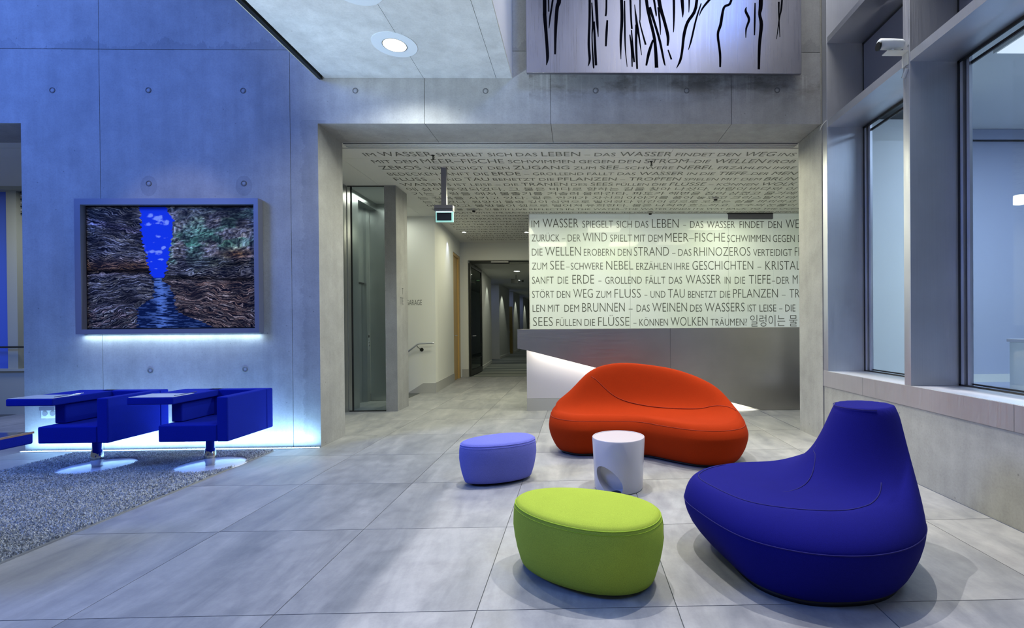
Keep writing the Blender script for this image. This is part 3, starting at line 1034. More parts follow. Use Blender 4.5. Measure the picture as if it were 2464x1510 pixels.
MB().box(-.885 + dx, -.86 + dx, YD + .026 + dy, 7.5 + dy, .95, 1.204).build('end_panel', 'brushed_steel', desk)
MB().box(-.770 + dx, 3.6 + dx, 7.29 + dy, 7.33 + dy, .19, 1.20).build('white_base', 'white_gloss', desk)
MB().box(-.770 + dx, -.74 + dx, 7.331 + dy, 8.0 + dy, .0, 1.20).build('white_side', 'white_paint', desk)
MB().box(-.770 + dx, 3.6 + dx, 7.285 + dy, 7.33 + dy, .0, .188).build('plinth', 'skirting_grey', desk)
# light strip hidden behind the slanted edge
mb = MB().prism([(-.72 + dx, .965), (2.70 + dx, .058), (2.70 + dx, .075), (-.72 + dx, .982)], 'y', YD + dy + .028, YD + dy + .060)
mb.build('light_strip', 'led_warm', desk)
lg = bpy.data.lights.new('desk_strip_light', 'AREA')
lg.shape = 'RECTANGLE'
lg.size = 3.5
lg.size_y = .06
lg.energy = 12
lg.color = (1, .97, .84)
lo = bpy.data.objects.new('desk_strip_light', lg)
v = Vector((3.502, 0, -.925)).normalized()
nrm = Vector((-.2554, .45, -.85))
nrm = (nrm - nrm.dot(v) * v).normalized()
zz = -nrm
yy = zz.cross(v)
mw = Matrix((v, yy, zz)).transposed().to_4x4()
mw.translation = Vector((.98, 7.165, .50))
lo.matrix_world = mw
COL.objects.link(lo)

gw = structure(MB().box(-.89, 4.6, 9.29, 9.39, 0, 3.44).build('wall_back', 'white_paint'))
for (a, b2) in ((-.903, 1.026), (1.031, 2.941), (2.946, 3.819), (3.823, 4.6)):
    top = 3.325 if a == 2.946 else 3.435
    MB().box(a, b2, 9.25, 9.262, 1.20, top).build('lit_glass_panel', 'lit_glass', gw)
MB().box(2.95, 3.815, 9.23, 9.289, 3.335, 3.425).build('header_box', 'grey_paint', gw)
MB().box(2.925, 3.819, 9.235, 9.289, 3.426, 3.444).build('shadow_gap', 'dark_gasket', gw)
MB().box(-.903, 4.6, 9.245, 9.289, 1.17, 1.198).build('bottom_rail', 'white_gloss', gw)
MB().box(-.915, -.904, 9.24, 9.39, 1.17, 3.435).build('edge_rail', 'white_gloss', gw)

# ---- lettering
deps = bpy.context.evaluated_depsgraph_get()


GC = {}


def glyphs(txt, thin=-.004, space=1.0):
    key = (txt, thin, space)
    if key not in GC:
        GC[key] = glyphs_(txt, thin, space)
    return GC[key]


def glyphs_(txt, thin, space):
    cu = bpy.data.curves.new('txt', 'FONT')
    cu.body = txt
    cu.size = 1
    cu.offset = thin
    cu.space_character = space
    cu.resolution_u = 3
    ob = bpy.data.objects.new('txt', cu)
    COL.objects.link(ob)
    dg = bpy.context.evaluated_depsgraph_get()
    me = ob.evaluated_get(dg).to_mesh()
    v = [tuple(q.co) for q in me.vertices]
    f = [tuple(p.vertices) for p in me.polygons]
    ob.evaluated_get(dg).to_mesh_clear()
    bpy.data.objects.remove(ob)
    bpy.data.curves.remove(cu)
    return v, f


def capheight():
    v, f = glyphs('H')
    return max(p[1] for p in v)


CAP = capheight()


def place_run(mb, txt, x0, x1, y0, h, fn, thin=-.004, space=1.0, hv=None):
    v, f = glyphs(txt, thin, space)
    if not v:
        return
    a, b2 = min(p[0] for p in v), max(p[0] for p in v)
    n = len(mb.v)
    ch = hv or CAP
    for p in v:
        u = x0 + (p[0] - a) / (b2 - a) * (x1 - x0) if b2 > a else x0
        w = y0 + p[1] / ch * h
        mb.v.append(fn(u, w))
    mb.f += [tuple(n + i for i in q) for q in f]


# reception wall: (text, big?, start, end) read off the photograph in units of the wall
K = 9.25 / 1154.15


def wallx(c):
    return (c / 3.678 + 1260 - 1389) * K - .006 + .143 * 0


rows = [
 (177, [('IM',0,82,148),('WASSER',1,180,495),('SPIEGELT',0,530,802),('SICH',0,833,968),('DAS',0,1000,1115),('LEBEN',1,1148,1385),('–',0,1425,1452),('DAS',0,1488,1605),('WASSER',0,1638,1888),('FINDET',0,1930,2150),('DEN',0,2187,2308),('WEG',1,2345,2520)]),
 (300, [('ZURÜCK',0,82,328),('–',0,348,378),('DER',0,400,513),('WIND',1,533,747),('SPIELT',0,775,970),('MIT',0,990,1088),('DEM',0,1115,1240),('MEER–FISCHE',1,1265,1800),('SCHWIMMEN',0,1818,2205),('GEGEN',0,2228,2425),('DEN',0,2455,2560)]),
 (425, [('DIE',0,83,177),('WELLEN',1,200,515),('EROBERN',0,541,815),('DEN',0,842,962),('STRAND',1,985,1297),('–',0,1325,1355),('DAS',0,1380,1497),('RHINOZEROS',1,1520,2025),('VERTEIDIGT',0,2050,2400),('FLUSS',1,2425,2600)]),
 (548, [('ZUM',0,82,215),('SEE',1,243,370),('–',0,383,415),('SCHWERE',0,425,710),('NEBEL',1,738,978),('ERZÄHLEN',0,1005,1318),('IHRE',0,1345,1477),('GESCHICHTEN',1,1505,2050),('–',0,2088,2122),('KRISTALLE',1,2160,2560)]),
 (672, [('SANFT',0,83,273),('DIE',0,308,402),('ERDE',1,438,630),('–',0,668,695),('GROLLEND',0,728,1053),('FÄLLT',0,1088,1262),('DAS',0,1295,1412),('WASSER',1,1445,1757),('IN',0,1793,1845),('DIE',0,1883,1977),('TIEFE',1,2010,2205),('–',0,2218,2245),('DER',0,2260,2373),('MENSCH',1,2405,2680)]),
 (797, [('STÖRT',0,82,275),('DEN',0,300,418),('WEG',1,445,618),('ZUM',0,645,780),('FLUSS',1,810,1043),('–',0,1075,1102),('UND',0,1130,1262),('TAU',1,1285,1435),('BENETZT',0,1465,1722),('DIE',0,1750,1842),('PFLANZEN',1,1868,2270),('–',0,2305,2340),('TROP',1,2375,2570)]),
 (920, [('LEN',0,85,193),('MIT',0,220,322),('DEM',0,365,495),('BRUNNEN',1,523,900),('–',0,935,970),('DAS',0,1005,1122),('WEINEN',1,1145,1455),('DES',0,1482,1590),('WASSERS',1,1615,1970),('IST',0,1998,2075),('LEISE',0,2105,2255),('–',0,2280,2310),('DIE',0,2335,2428)]),
 (1045, [('SEES',1,88,262),('FÜLLEN',0,293,515),('DIE',0,543,635),('FLÜSSE',1,663,940),('–',0,975,1003),('KÖNNEN',0,1030,1283),('WOLKEN',1,1308,1637),('TRÄUMEN?',0,1665,1990),('일렁이는',2,2020,2335),('물',2,2370,2445)]),
]
for base, runs in rows:
    mb = MB()
    for t, bg, a, b2 in runs:
        xc = (a + b2) / 2
        # row heights in the photo drift a little with the camera roll
        ypx = base / 3.678 + 500 - (xc / 3.678 + 1260 - 1400) * -.0062
        z = 1.271 + (787.2 - ypx) * K - .012
        h = (.172, .135, .172)[(0 if bg == 1 else 1 if bg == 0 else 2)]
        place_run(mb, t, wallx(a), wallx(b2), z, h, lambda u, w: (u, 9.2475, w), thin=(-.012 if bg == 1 else -.008))
    mb.build('lettering', 'lettering_dark', gw)

# ceiling lettering: letters read from below, tops towards the lobby
crow = [
 "IM *WASSER SPIEGELT SICH DAS *LEBEN – DAS *WASSER FINDET DEN *WEG INS",
 "MIT DEM *MEER–FISCHE SCHWIMMEN GEGEN DEN *STROM–DIE *WELLEN EROB",
 "*ZEROS VERTEIDIGT DEN *ZUGANG ZUM *SEE–SCHWERE *NEBEL ERZÄHLEN IHRE",
 "BEDECKEN SANFT DIE *ERDE – GROLLEND FÄLLT DAS *WASSER IN DIE *TIEFE–DER *MEN",
 "*FLUSS – UND *TAU BENETZT DIE *PFLANZEN – *TROPFEN SPIELEN MIT DEM *BRUN",
 "*WASSERS IST LEISE – DIE *TRÄNEN DES *SEES FÜLLEN DIE *FLÜSSE – KÖNNEN *WOLK",
 "에 삶이 투영되었다. 그 물은 바다로 향하는 길을 찾아 나섰다. 바람이 바다와 이",
 "기는 사랑을 헤쳐 물줄기를 거슬러 올라간다. 파도가 해변을 집어 삼켰고 물가에",
 "는 길목을 지키고 있다. 짙은 안개가 자신의 이야기를 풀어 놓았고 크리스탈이 대",
 "는 덮었다. 원망이 물속 깊이 심연으로 떨어졌다 인간이 강으로 오르는 길을 파괴하고",
 "에 닿았고 물방울이 샘으로 떨어져 유희한다. 물은 나직히 흐느끼고. 호수의 눈물이",
 "물은 꿈을 꿀 수 있을까? LIVE REFLECTS IN THE WATER–THE WATER FINDS ITS WAY BACK TO THE OCEAN",
 "WIND PLAYS WITH THE SEA–FISH SWIM AGAINST THE CURRENT–THE WAVES CONQUER THE BEACH–THE RHINOCEROS DEFENDS",
 "THE WAY TO THE PONDEROUS MIST",
 "SLOWLY NARRATES ITS STORIES",
 "AND CRYSTALS COVER TENDERLY",
 "SOFTLY THE EARTH ROARING",
 "FALLS THE WATER RUSHES INTO",
 "DOWN THE DEPTH MAN DESTROYS",
 "THERE THE PATH TO THE WATER",
 "ALONG THE RIVER AND DEW",
 "THAT WETS THE PLANTS DROPS",
 "PLAY WITH WATER WEEPING",
 "WITH THE WELL OF WATER",
]
XL = -2.655
for r_, txt in enumerate(crow):
    yb = 6.155 + .256 * r_ - .02
    runs = []
    cur = 0
    words = txt.split(' ')
    kor = r_ in (6, 7, 8, 9, 10)
    tot = 0
    items = []
    for wd in words:
        big = wd.startswith('*')
        # a starred word may carry unstarred pieces after a dash
        parts = wd.replace('–*', '–\n*').split('\n')
        for p in parts:
            bgp = p.startswith('*')
            p2 = p.lstrip('*')
            if bgp and '–' in p2 and not p2.startswith('MEER'):
                q1, q2 = p2.split('–')
                seq = [(q1, True), ('–' + q2, False)]
            else:
                seq = [(p2, bgp)]
            for s2, b3 in seq:
                v, f = glyphs(s2, -.003)
                if not v:
                    continue
                w = max(q[0] for q in v) * (1.22 if b3 else 1.0)
                items.append((s2, b3, tot, tot + w))
                tot += w + .05
        tot += .32
    end = .466 * yb if r_ < 11 else None
    if r_ in (11, 12):
        end = 4.35
    span = tot
    sc_ = ((end - XL) / span) if end else .125
    mb = MB()
    for s2, b3, a, b2 in items:
        h = .150 if b3 else .118
        if kor:
            h = .135
        if r_ > 10:
            h = .105
        place_run(mb, s2, XL + a * sc_, XL + b2 * sc_, 0, h, lambda u, w, yb=yb: (u, yb - w, ZC - .0015), thin=-.003)
    # clip what would run through the right-hand walls
    mb.build('lettering', 'lettering_grey', hc)

mb = MB()
place_run(mb, 'TIEFGARAGE', -3.49, -3.035, 1.715, .105, lambda u, w: (u, 9.4585, w))
mb.build('lettering', 'lettering_grey', nb)
mb = MB()
place_run(mb, 'TIE', 7.52, 7.66, 1.64, .11, lambda u, w: (-2.7485, u, w))
place_run(mb, 'T', 7.60, 7.66, 1.80, .10, lambda u, w: (-2.7485, u, w))
mb.build('lettering', 'tie_ring', pier)

# ------------------------------------------------------------------ view through the left opening
structure(bx('wall_left', 'far_beige', (-9.4, -5.9, 7.50, 7.60, 0, .68)))
lo_w = structure(MB().box(-9.4, -8.66, 7.55, 7.60, .68, 3.445).build('window_3', 'blue_screen'))
MB().box(-8.65, -8.50, 7.48, 7.60, .68, 3.445).build('post', 'far_beige', lo_w)
MB().box(-8.50, -5.9, 7.56, 7.60, 3.02, 3.445).build('louvre_box', 'far_beige', lo_w)
for k in range(7):
    MB().box(-8.48, -5.95, 7.52, 7.56, 3.05 + k * .055, 3.075 + k * .055).build('louvre_slat', 'skirting_grey' if k % 2 else 'dark_metal', lo_w)
MB().box(-8.50, -5.9, 7.57, 7.575, .68, 3.02).build('pane', 'clear_glass', lo_w)
MB().box(-9.4, -5.9, 7.46, 7.60, .665, .70).build('sill', 'far_beige', lo_w)
hb = thing('guard_rail', 'thin dark rail across the window behind the left opening', 'rail', (-8.0, 7.42, .7))
MB().tube([(-1.4, 0, .33), (2.0, 0, .33)], .014, 8).build('rail', 'dark_metal', hb, smooth=True)
for x in (-1.3, .3, 1.8):
    MB().box(x - .01, x + .01, -.01, .01, .002, .33).build('baluster', 'dark_metal', hb)
structure(bx('ceiling', 'far_beige', (-9.4, -5.9, 7.40, 7.60, 3.40, 3.455)))
bd = thing('neighbour_building', 'pale office building seen through the window far left', 'building', (-20, 17, 0))
MB().box(-6, 9, 0, .5, -3, 4.3).build('wall', 'far_facade', bd)
for zz_ in (-1.2, .3, 1.8, 3.0):
    for k in range(10):
        f_ = MB().box(-4.6 + k * 1.25, -3.8 + k * 1.25, -.06, -.001, zz_, zz_ + .8).build('window', 'office_wall', bd)
        MB().box(-4.5 + k * 1.25, -3.9 + k * 1.25, -.07, -.061, zz_ + .06, zz_ + .74).build('pane', 'dark_metal', f_)
area('side_room_light', (-7.6, 6.5, 3.38), (-7.6, 6.5, 0), .8, 40, (.85, .92, 1))

# ------------------------------------------------------------------ LED line at the foot of the wall, outlet
ls = thing('led_strip', 'glowing blue-white light strip in the floor along the left wall', 'lamp', (-4.3, 5.165, 0))
MB().box(-1.56, 1.545, -.018, .018, .0005, .004).build('channel', 'frame_steel', ls)
mbl = MB()
for k in range(62):
    mbl.box(-1.55 + k * .05, -1.55 + k * .05 + .040, -.012, .012, .004, .009)
o = mbl.build('diode_line', 'led_blue', ls)
ot = thing('wall_outlet', 'double wall socket under the left blue chair tablet', 'socket', (-5.595, 5.204, .41))
MB().box(-.082, .082, -.008, .0, -.062, .062).build('plate', 'plate_plastic', ot, bevel=.003)
for s2 in (-1, 1):
    MB().lathe([(.026, -.009), (.026, -.0115), (.018, -.0115)], cx=s2 * .04, cz=-.015, seg=18, axis='y').build('socket_face', 'tie_plug', ot)
MB().box(-.078, .078, -.030, -.009, .022, .060).build('cover', 'grey_paint', ot)

# ------------------------------------------------------------------ canyon picture
pic = thing('framed_picture', 'framed canyon painting with blue sky and stream on the left wall', 'picture', (-4.288, 5.16, 1.93))
px0, px1, pz0, pz1 = -5.232 + 4.288, -3.343 + 4.288, 1.232 - 1.93, 2.646 - 1.93
fwid = .062
fy0, fy1 = -.040, .036
for dims in ((px0, px1, fy0, fy1, pz1 - fwid, pz1), (px0, px1, fy0, fy1, pz0, pz0 + fwid * .8),
             (px0, px0 + fwid, fy0, fy1, pz0 + fwid * .8, pz1 - fwid), (px1 - fwid * .75, px1, fy0, fy1, pz0 + fwid * .8, pz1 - fwid)):
    MB().box(*dims).build('frame_bar', 'frame_paint', pic)
MB().box(px0 + fwid, px1 - fwid * .75, .020, .034, pz0 + fwid * .8, pz1 - fwid).build('backing', 'black_plastic', pic)
cx0, cx1, cz0, cz1 = px0 + fwid + .012, px1 - fwid * .75 - .010, pz0 + fwid * .8 + .012, pz1 - fwid - .014


def vnoise(x, y, seed):
    r = np.random.RandomState(seed)
    T = r.rand(256, 256)
    xi, yi = np.floor(x).astype(int), np.floor(y).astype(int)
    fx, fy = x - xi, y - yi
    fx, fy = fx * fx * (3 - 2 * fx), fy * fy * (3 - 2 * fy)
    a, b2 = T[yi % 256, xi % 256], T[yi % 256, (xi + 1) % 256]
    c, d = T[(yi + 1) % 256, xi % 256], T[(yi + 1) % 256, (xi + 1) % 256]
    return (a * (1 - fx) + b2 * fx) * (1 - fy) + (c * (1 - fx) + d * fx) * fy


def fbm(x, y, seed, o=4):
    s, a, t = 0, 1, 0
    for i in range(o):
        s = s + a * vnoise(x * 2 ** i, y * 2 ** i, seed + i)
        t += a
        a *= .5
    return s / t


NX, NY = 620, 443
U, V = np.meshgrid(np.linspace(0, 1855, NX), np.linspace(0, 1325, NY))      # V runs down
jag = (fbm(U / 60, V / 17, 5) - .5) * 80
sl = np.interp(V, [0, 230, 380, 520, 660, 780, 900, 1010, 1100, 1330], [585, 590, 605, 650, 675, 710, 740, 700, 545, 540]) + jag
sr = np.interp(V, [0, 60, 130, 300, 460, 580, 700, 770, 800, 860, 960, 1080, 1160, 1220, 1330], [865, 890, 950, 940, 910, 880, 870, 830, 790, 900, 950, 950, 990, 1140, 1400]) + jag
left = U < sl
right = U > sr
slope = np.interp(V, [0, 350, 600, 900, 1325], [.26, .18, .02, -.14, -.34])
sloper = np.interp(V, [0, 300, 560, 800, 1000, 1325], [-.05, -.28, -.06, .04, .14, .34])
S = np.where(left, V - slope * (U - 300), V - sloper * (U - 1300))
warp = (fbm(U / 190, V / 110, 9) - .5) * 95 + (fbm(U / 50, V / 50, 13) - .5) * 26
Sw = S + warp


def layer(per, seed, lu):
    """ledges: each layer has a lit upper lip and a dark crevice, broken into stones along its length"""
    k = np.floor(Sw / per + (fbm(U / lu, Sw / (per * 3), seed) - .5) * 1.6)
    ph = Sw / per + (fbm(U / lu, Sw / (per * 3), seed) - .5) * 1.6 - k
    st = np.modf(np.abs(np.sin(k * 12.9898 + seed)) * 43758.5453)[0]
    hue0 = np.modf(np.abs(np.sin(k * 3.17 + np.floor(U / (lu * (.5 + st)) + st * 37) * 5.31 + seed)) * 4375.85)[0]
    cellu = U / (lu * (.5 + st)) + st * 37
    cu = cellu - np.floor(cellu)
    edge = np.clip(np.minimum(cu, 1 - cu) * 9, 0, 1)
    lip = (.25 + .9 * hue0) * np.exp(-((ph - .28) / .22) ** 2) * (.35 + .65 * edge)
    cr = np.clip((1 - ph) * 5.0, 0, 1) * np.clip(ph * 9, 0, 1)
    hue = np.modf(np.abs(np.sin(k * 78.233 + np.floor(cellu) * 37.7 + seed)) * 43758.5453)[0]
    return lip, cr, hue


fineL, fineC, fineH = layer(17, 3, 75)
bigL, bigC, bigH = layer(44, 17, 190)
round_ = right & (V < 560)
lip = np.where(round_, fbm(U / 26, Sw / 15, 61, 2) ** 1.5 * 1.3, fineL * .75 + bigL * .35)
lit = np.clip(lip * (.35 + .65 * fineC) * (.45 + .55 * bigC), 0, 1.2) * (.55 + .8 * fbm(U / 120, V / 90, 41, 3))
lit = lit * (.75 + .5 * fbm(U / 9, Sw / 5, 43, 2))
lit = lit ** 1.25 * (.25 + .95 * np.clip((fbm(U / 150, Sw / 55, 47, 3) - .30) * 3, 0, 1))
hue = (fineH * .6 + bigH * .4)[..., None]
colA, colB = np.array([.42, .34, .20]), np.array([.46, .43, .42])
base = colA * (1 - hue) + colB * hue
w = np.clip(np.exp(-((V - 650) / 75) ** 2) + .5 * np.clip((V - 950) / 200, 0, 1) * (fineH > .6), 0, 1)[..., None] * left[..., None]
base = base * (1 - .75 * w) + np.array([.55, .22, .05]) * .75 * w
mau = (np.exp(-((S - 215) / 38) ** 2) * left)[..., None]
base = base * (1 - .5 * mau) + np.array([.50, .36, .48]) * .5 * mau
gr = np.clip((fbm(U / 170, V / 100, 71, 3) - .36) * 5, 0, 1) * np.exp(-((V + .25 * (U - 1000) - 420) / 250) ** 2) * right
base = base * (1 - gr[..., None]) + (np.array([.16, .46, .22]) * (1 - hue) + np.array([.36, .52, .34]) * hue) * gr[..., None]
lowr = (right * np.clip((V - 720) / 120, 0, 1))[..., None]
base = base * (1 - .8 * lowr) + (np.array([.46, .21, .11]) * (1 - hue) + np.array([.46, .34, .20]) * hue) * .8 * lowr
orr = (np.exp(-(((U - 1650) / 190) ** 2 + ((V - 520) / 55) ** 2)) * right)[..., None]
base = base * (1 - .85 * orr) + np.array([.62, .28, .08]) * .85 * orr
rgb = np.clip(base * 1.25 - .04, 0, 1) * lit[..., None] * 1.5 + np.array([.006, .007, .014])
dark = np.clip(1 - .8 * np.exp(-((V - 700) / 32) ** 2) * left - .75 * np.exp(-((V - 745 - .03 * U) / 26) ** 2) * right, 0, 1)
dark = dark * np.clip(1 - .7 * np.exp(-((V - 90) / 120) ** 2 - ((U - 1600) / 240) ** 2), 0, 1) * np.clip(1 - .6 * np.exp(-((U - 470) / 60) ** 2 - ((V - 180) / 230) ** 2), 0, 1)
dark = dark * np.clip(1 - .7 * np.exp(-((U - 1600) / 300) ** 2 - ((V - 620) / 45) ** 2), 0, 1)
rgb = rgb * dark[..., None]
# sky
sky = (~left) & (~right) & (V < 775)
skyc = np.array([.012, .06, .66])[None, None, :] * (1 + .15 * (V / 775)[..., None])
cl = np.zeros_like(U)
for (cx_, cy_, rx, ry, a_) in ((700, 95, 50, 34, .9), (790, 125, 90, 50, 1), (680, 190, 90, 34, .8), (860, 170, 56, 46, .9), (800, 180, 100, 24, .7), (790, 318, 60, 26, .9), (850, 340, 60, 12, .6), (738, 388, 34, 16, .9),
                               (625, 430, 60, 40, .8), (690, 490, 90, 26, .9), (780, 500, 60, 30, 1), (838, 450, 34, 26, 1), (812, 575, 50, 14, .9), (700, 600, 36, 14, .8), (760, 676, 54, 10, .7)):
    cl = np.maximum(cl, a_ * np.exp(-(((U - cx_) / rx) ** 2 + ((V - cy_) / ry) ** 2) * .9))
cn = fbm(U / 34, V / 22, 90, 5)
cl = np.clip((cl - .16 - (1 - cn) * .85) * 2.4, 0, 1) + np.clip(cl - .5, 0, 1) * np.clip(cn - .35, 0, 1) * 1.2
cl = np.clip(cl * 1.5, 0, 1)
skyc = skyc * (1 - cl[..., None] * .8) + np.array([.50, .60, .88]) * cl[..., None] * .8
rgb = np.where(sky[..., None], skyc, rgb)
# stream
wat = (~left) & (~right) & (V >= 775)
rp = fbm(U / 60, V / 8, 120, 3)
cen = np.exp(-((U - 800 - .04 * (V - 900)) / 80) ** 2)
wl_ = np.clip((rp - .54 + .16 * cen) * 7, 0, 1)
watc = np.array([.006, .018, .06]) + wl_[..., None] * np.array([.20, .32, .50]) * (.4 + .6 * cen)[..., None]
rgb = np.where(wat[..., None], watc, rgb)
rgb = np.clip(rgb, 0, 1)
xs = cx0 + (cx1 - cx0) * U / 1855
zs = cz1 - (cz1 - cz0) * V / 1325
verts = np.stack([xs, np.full_like(xs, .012), zs], -1).reshape(-1, 3)
idx = np.arange(NX * NY).reshape(NY, NX)
q = np.stack([idx[1:, :-1], idx[1:, 1:], idx[:-1, 1:], idx[:-1, :-1]], -1).reshape(-1, 4)
me = bpy.data.meshes.new('canvas')
me.vertices.add(len(verts))
me.vertices.foreach_set('co', verts.ravel())
me.loops.add(q.size)
me.loops.foreach_set('vertex_index', q.ravel().astype(np.int32))
me.polygons.add(len(q))
me.polygons.foreach_set('loop_start', np.arange(0, q.size, 4, dtype=np.int32))
me.polygons.foreach_set('loop_total', np.full(len(q), 4, dtype=np.int32))
me.update(calc_edges=True)
ca = me.color_attributes.new('Col', 'FLOAT_COLOR', 'POINT')
ca.data.foreach_set('color', np.concatenate([rgb.reshape(-1, 3), np.ones((NX * NY, 1))], 1).astype(np.float32).ravel())
me.materials.append(MATS['canyon_paint'])
cv = bpy.data.objects.new('canvas', me)
COL.objects.link(cv)
cv.parent = pic
MB().box(-.9, .9, .037, .0425, pz0 + .004, pz0 + .016).build('light_strip', 'led_blue', pic)

# ------------------------------------------------------------------ rug
RX0, RX1, RY0, RY1 = -5.20, -3.172, 1.7, 5.065
rug = thing('shaggy_rug', 'large grey shaggy rug under the blue chairs at the left', 'rug', (0, 0, 0))
MB().box(RX0, RX1, RY0, RY1, .0005, .007).build('backing', 'rug_back', rug)
rs = np.random.RandomState(8)
NT = 210000
bxp = rs.uniform(RX0 + .002, RX1 - .002, NT)
byp = rs.uniform(RY0, RY1, NT)
for (cx_, cy_) in ((-3.442, 4.572), (-4.478, 4.572)):
    kp = (bxp - cx_) ** 2 + (byp - cy_) ** 2 > .276 ** 2
    bxp, byp = bxp[kp], byp[kp]
n = len(bxp)
ang = rs.uniform(0, 2 * np.pi, n)
lean = rs.uniform(.004, .018, n)
hgt = rs.uniform(.014, .030, n)
ww = rs.uniform(.0018, .0036, n)
la = rs.uniform(0, 2 * np.pi, n)
dxv, dyv = np.cos(ang) * ww, np.sin(ang) * ww
lx, ly = np.cos(la) * lean, np.sin(la) * lean
vv = np.zeros((n, 5, 3))
vv[:, 0] = np.stack([bxp - dxv, byp - dyv, np.full(n, .004)], -1)
vv[:, 1] = np.stack([bxp + dxv, byp + dyv, np.full(n, .004)], -1)
vv[:, 2] = np.stack([bxp + dxv * .9 + lx * .45, byp + dyv * .9 + ly * .45, hgt * .75], -1)
vv[:, 3] = np.stack([bxp - dxv * .9 + lx * .45, byp - dyv * .9 + ly * .45, hgt * .75], -1)
vv[:, 4] = np.stack([bxp + lx * 1.3, byp + ly * 1.3, hgt * .95], -1)
base_i = (np.arange(n) * 5)[:, None]
tri = np.concatenate([base_i + np.array([0, 1, 2]), base_i + np.array([0, 2, 3]), base_i + np.array([3, 2, 4])], 1).reshape(-1, 3)
me = bpy.data.meshes.new('pile')
me.vertices.add(n * 5)
me.vertices.foreach_set('co', vv.ravel())
me.loops.add(tri.size)
me.loops.foreach_set('vertex_index', tri.ravel().astype(np.int32))
me.polygons.add(len(tri))
me.polygons.foreach_set('loop_start', np.arange(0, tri.size, 3, dtype=np.int32))
me.polygons.foreach_set('loop_total', np.full(len(tri), 3, dtype=np.int32))
me.update(calc_edges=True)
me.materials.append(MATS['rug_pile'])
po = bpy.data.objects.new('pile', me)
COL.objects.link(po)
po.parent = rug
po['kind'] = 'stuff'

# ------------------------------------------------------------------ swivel chairs with writing tablets
ch = thing('tablet_chair', 'dark blue boxy swivel chair with writing tablet, nearer the concrete corner', 'chair', (-3.394, 4.615, 0), 0, 'blue tablet chairs on the rug')
S_ = dict(bevel=.012, seg=3)
MB().box(-.303, .205, -.315, .20, .282, .430).build('seat', 'chair_blue', ch, **S_)
MB().box(.205, .303, -.315, .22, .280, .676).build('armrest', 'chair_blue', ch, **S_)
MB().box(-.303, .303, .22, .318, .280, .676).build('backrest', 'chair_blue', ch, **S_)
MB().box(-.303, -.205, -.175, .22, .432, .612).build('armrest', 'chair_blue', ch, **S_)
tb = MB().box(-.572, -.168, -.315, .318, .613, .676).build('writing_tablet', 'chair_blue', ch, bevel=.010, seg=3)
MB().box(-.560, -.175, -.310, -.070, .676, .681).build('tablet_inlay', 'tablet_laminate', tb, bevel=.002, seg=1)
MB().tube([(-.170, -.300, .690), (-.170, -.05, .690)], .003, 6).build('hinge_rod', 'chrome', tb)
MB().lathe([(.033, .0), (.033, -.115), (.038, -.118), (.047, -.185), (.047, -.215), (.036, -.262), (.038, -.272)], cx=-.048, cy=-.055, cz=.2795, seg=28).build('column', 'chrome', ch, smooth=True)
MB().lathe([(.290, .0005), (.290, .004), (.275, .007), (.06, .008)], cx=-.048, cy=-.055, seg=56).build('base_disc', 'disc_paint', ch, smooth=True)
c2 = copy_tree(ch)
c2.location = (-4.430, 4.615, 0)
c2['label'] = 'dark blue boxy swivel chair with writing tablet, below the left half of the picture'
c3 = copy_tree(ch)
c3.location = (-3.756, 2.56, 0)
c3.rotation_euler = (0, 0, math.pi)
c3['label'] = 'blue tablet chair mostly outside the frame at far left, only its tablet corner showing'
for o in bpy.data.objects:
    if o.parent and o.parent.parent == c3 and o.name.startswith('tablet_inlay'):
        o.data = o.data.copy()
        o.data.materials[0] = MATS['tablet_dark']
        o['label'] = 'dark glossy inlay'
        MB().box(-.572, -.564, -.318, .0, .672, .683).build('trim_strip', 'brass_trim', o.parent)


# ------------------------------------------------------------------ soft sculpted seats
def cat_closed(P, n):
    P = np.array(P, float)
    k = len(P)
    out = []
    for i in range(n):
        t = i * k / n
        j = int(t)
        f = t - j
        a, b2, c, d = P[(j - 1) % k], P[j % k], P[(j + 1) % k], P[(j + 2) % k]
        out.append(.5 * (2 * b2 + (c - a) * f + (2 * a - 5 * b2 + 4 * c - d) * f * f + (3 * b2 - a - 3 * c + d) * f ** 3))
    return np.array(out)


def inset(P, d):
    nx = np.roll(P, -1, 0) - np.roll(P, 1, 0)
    nrm = np.stack([-nx[:, 1], nx[:, 0]], 1)
    nrm /= np.linalg.norm(nrm, axis=1)[:, None]
    return P + nrm * d          # contour runs counter-clockwise: inward


def loft(rings, mat, parent, name='body', cap=True):
    mb = MB()
    n = len(rings[0])
    for r_ in rings:
        mb.v += [tuple(p) for p in r_]
    for k in range(len(rings) - 1):
        for i in range(n):
            j = (i + 1) % n
            mb.f.append((k * n + i, k * n + j, (k + 1) * n + j, (k + 1) * n + i))
    mb.f.append(tuple(reversed(range(n))))
    if cap:
        b0 = (len(rings) - 1) * n
        c = np.mean([mb.v[b0 + i] for i in range(n)], axis=0)
        mb.v.append(tuple(c))
        ci = len(mb.v) - 1
        for i in range(n):
            mb.f.append((b0 + i, b0 + (i + 1) % n, ci))
    return mb.build(name, mat, parent, smooth=True)


SS = [1.0] + list(np.linspace(.985, .05, 40))


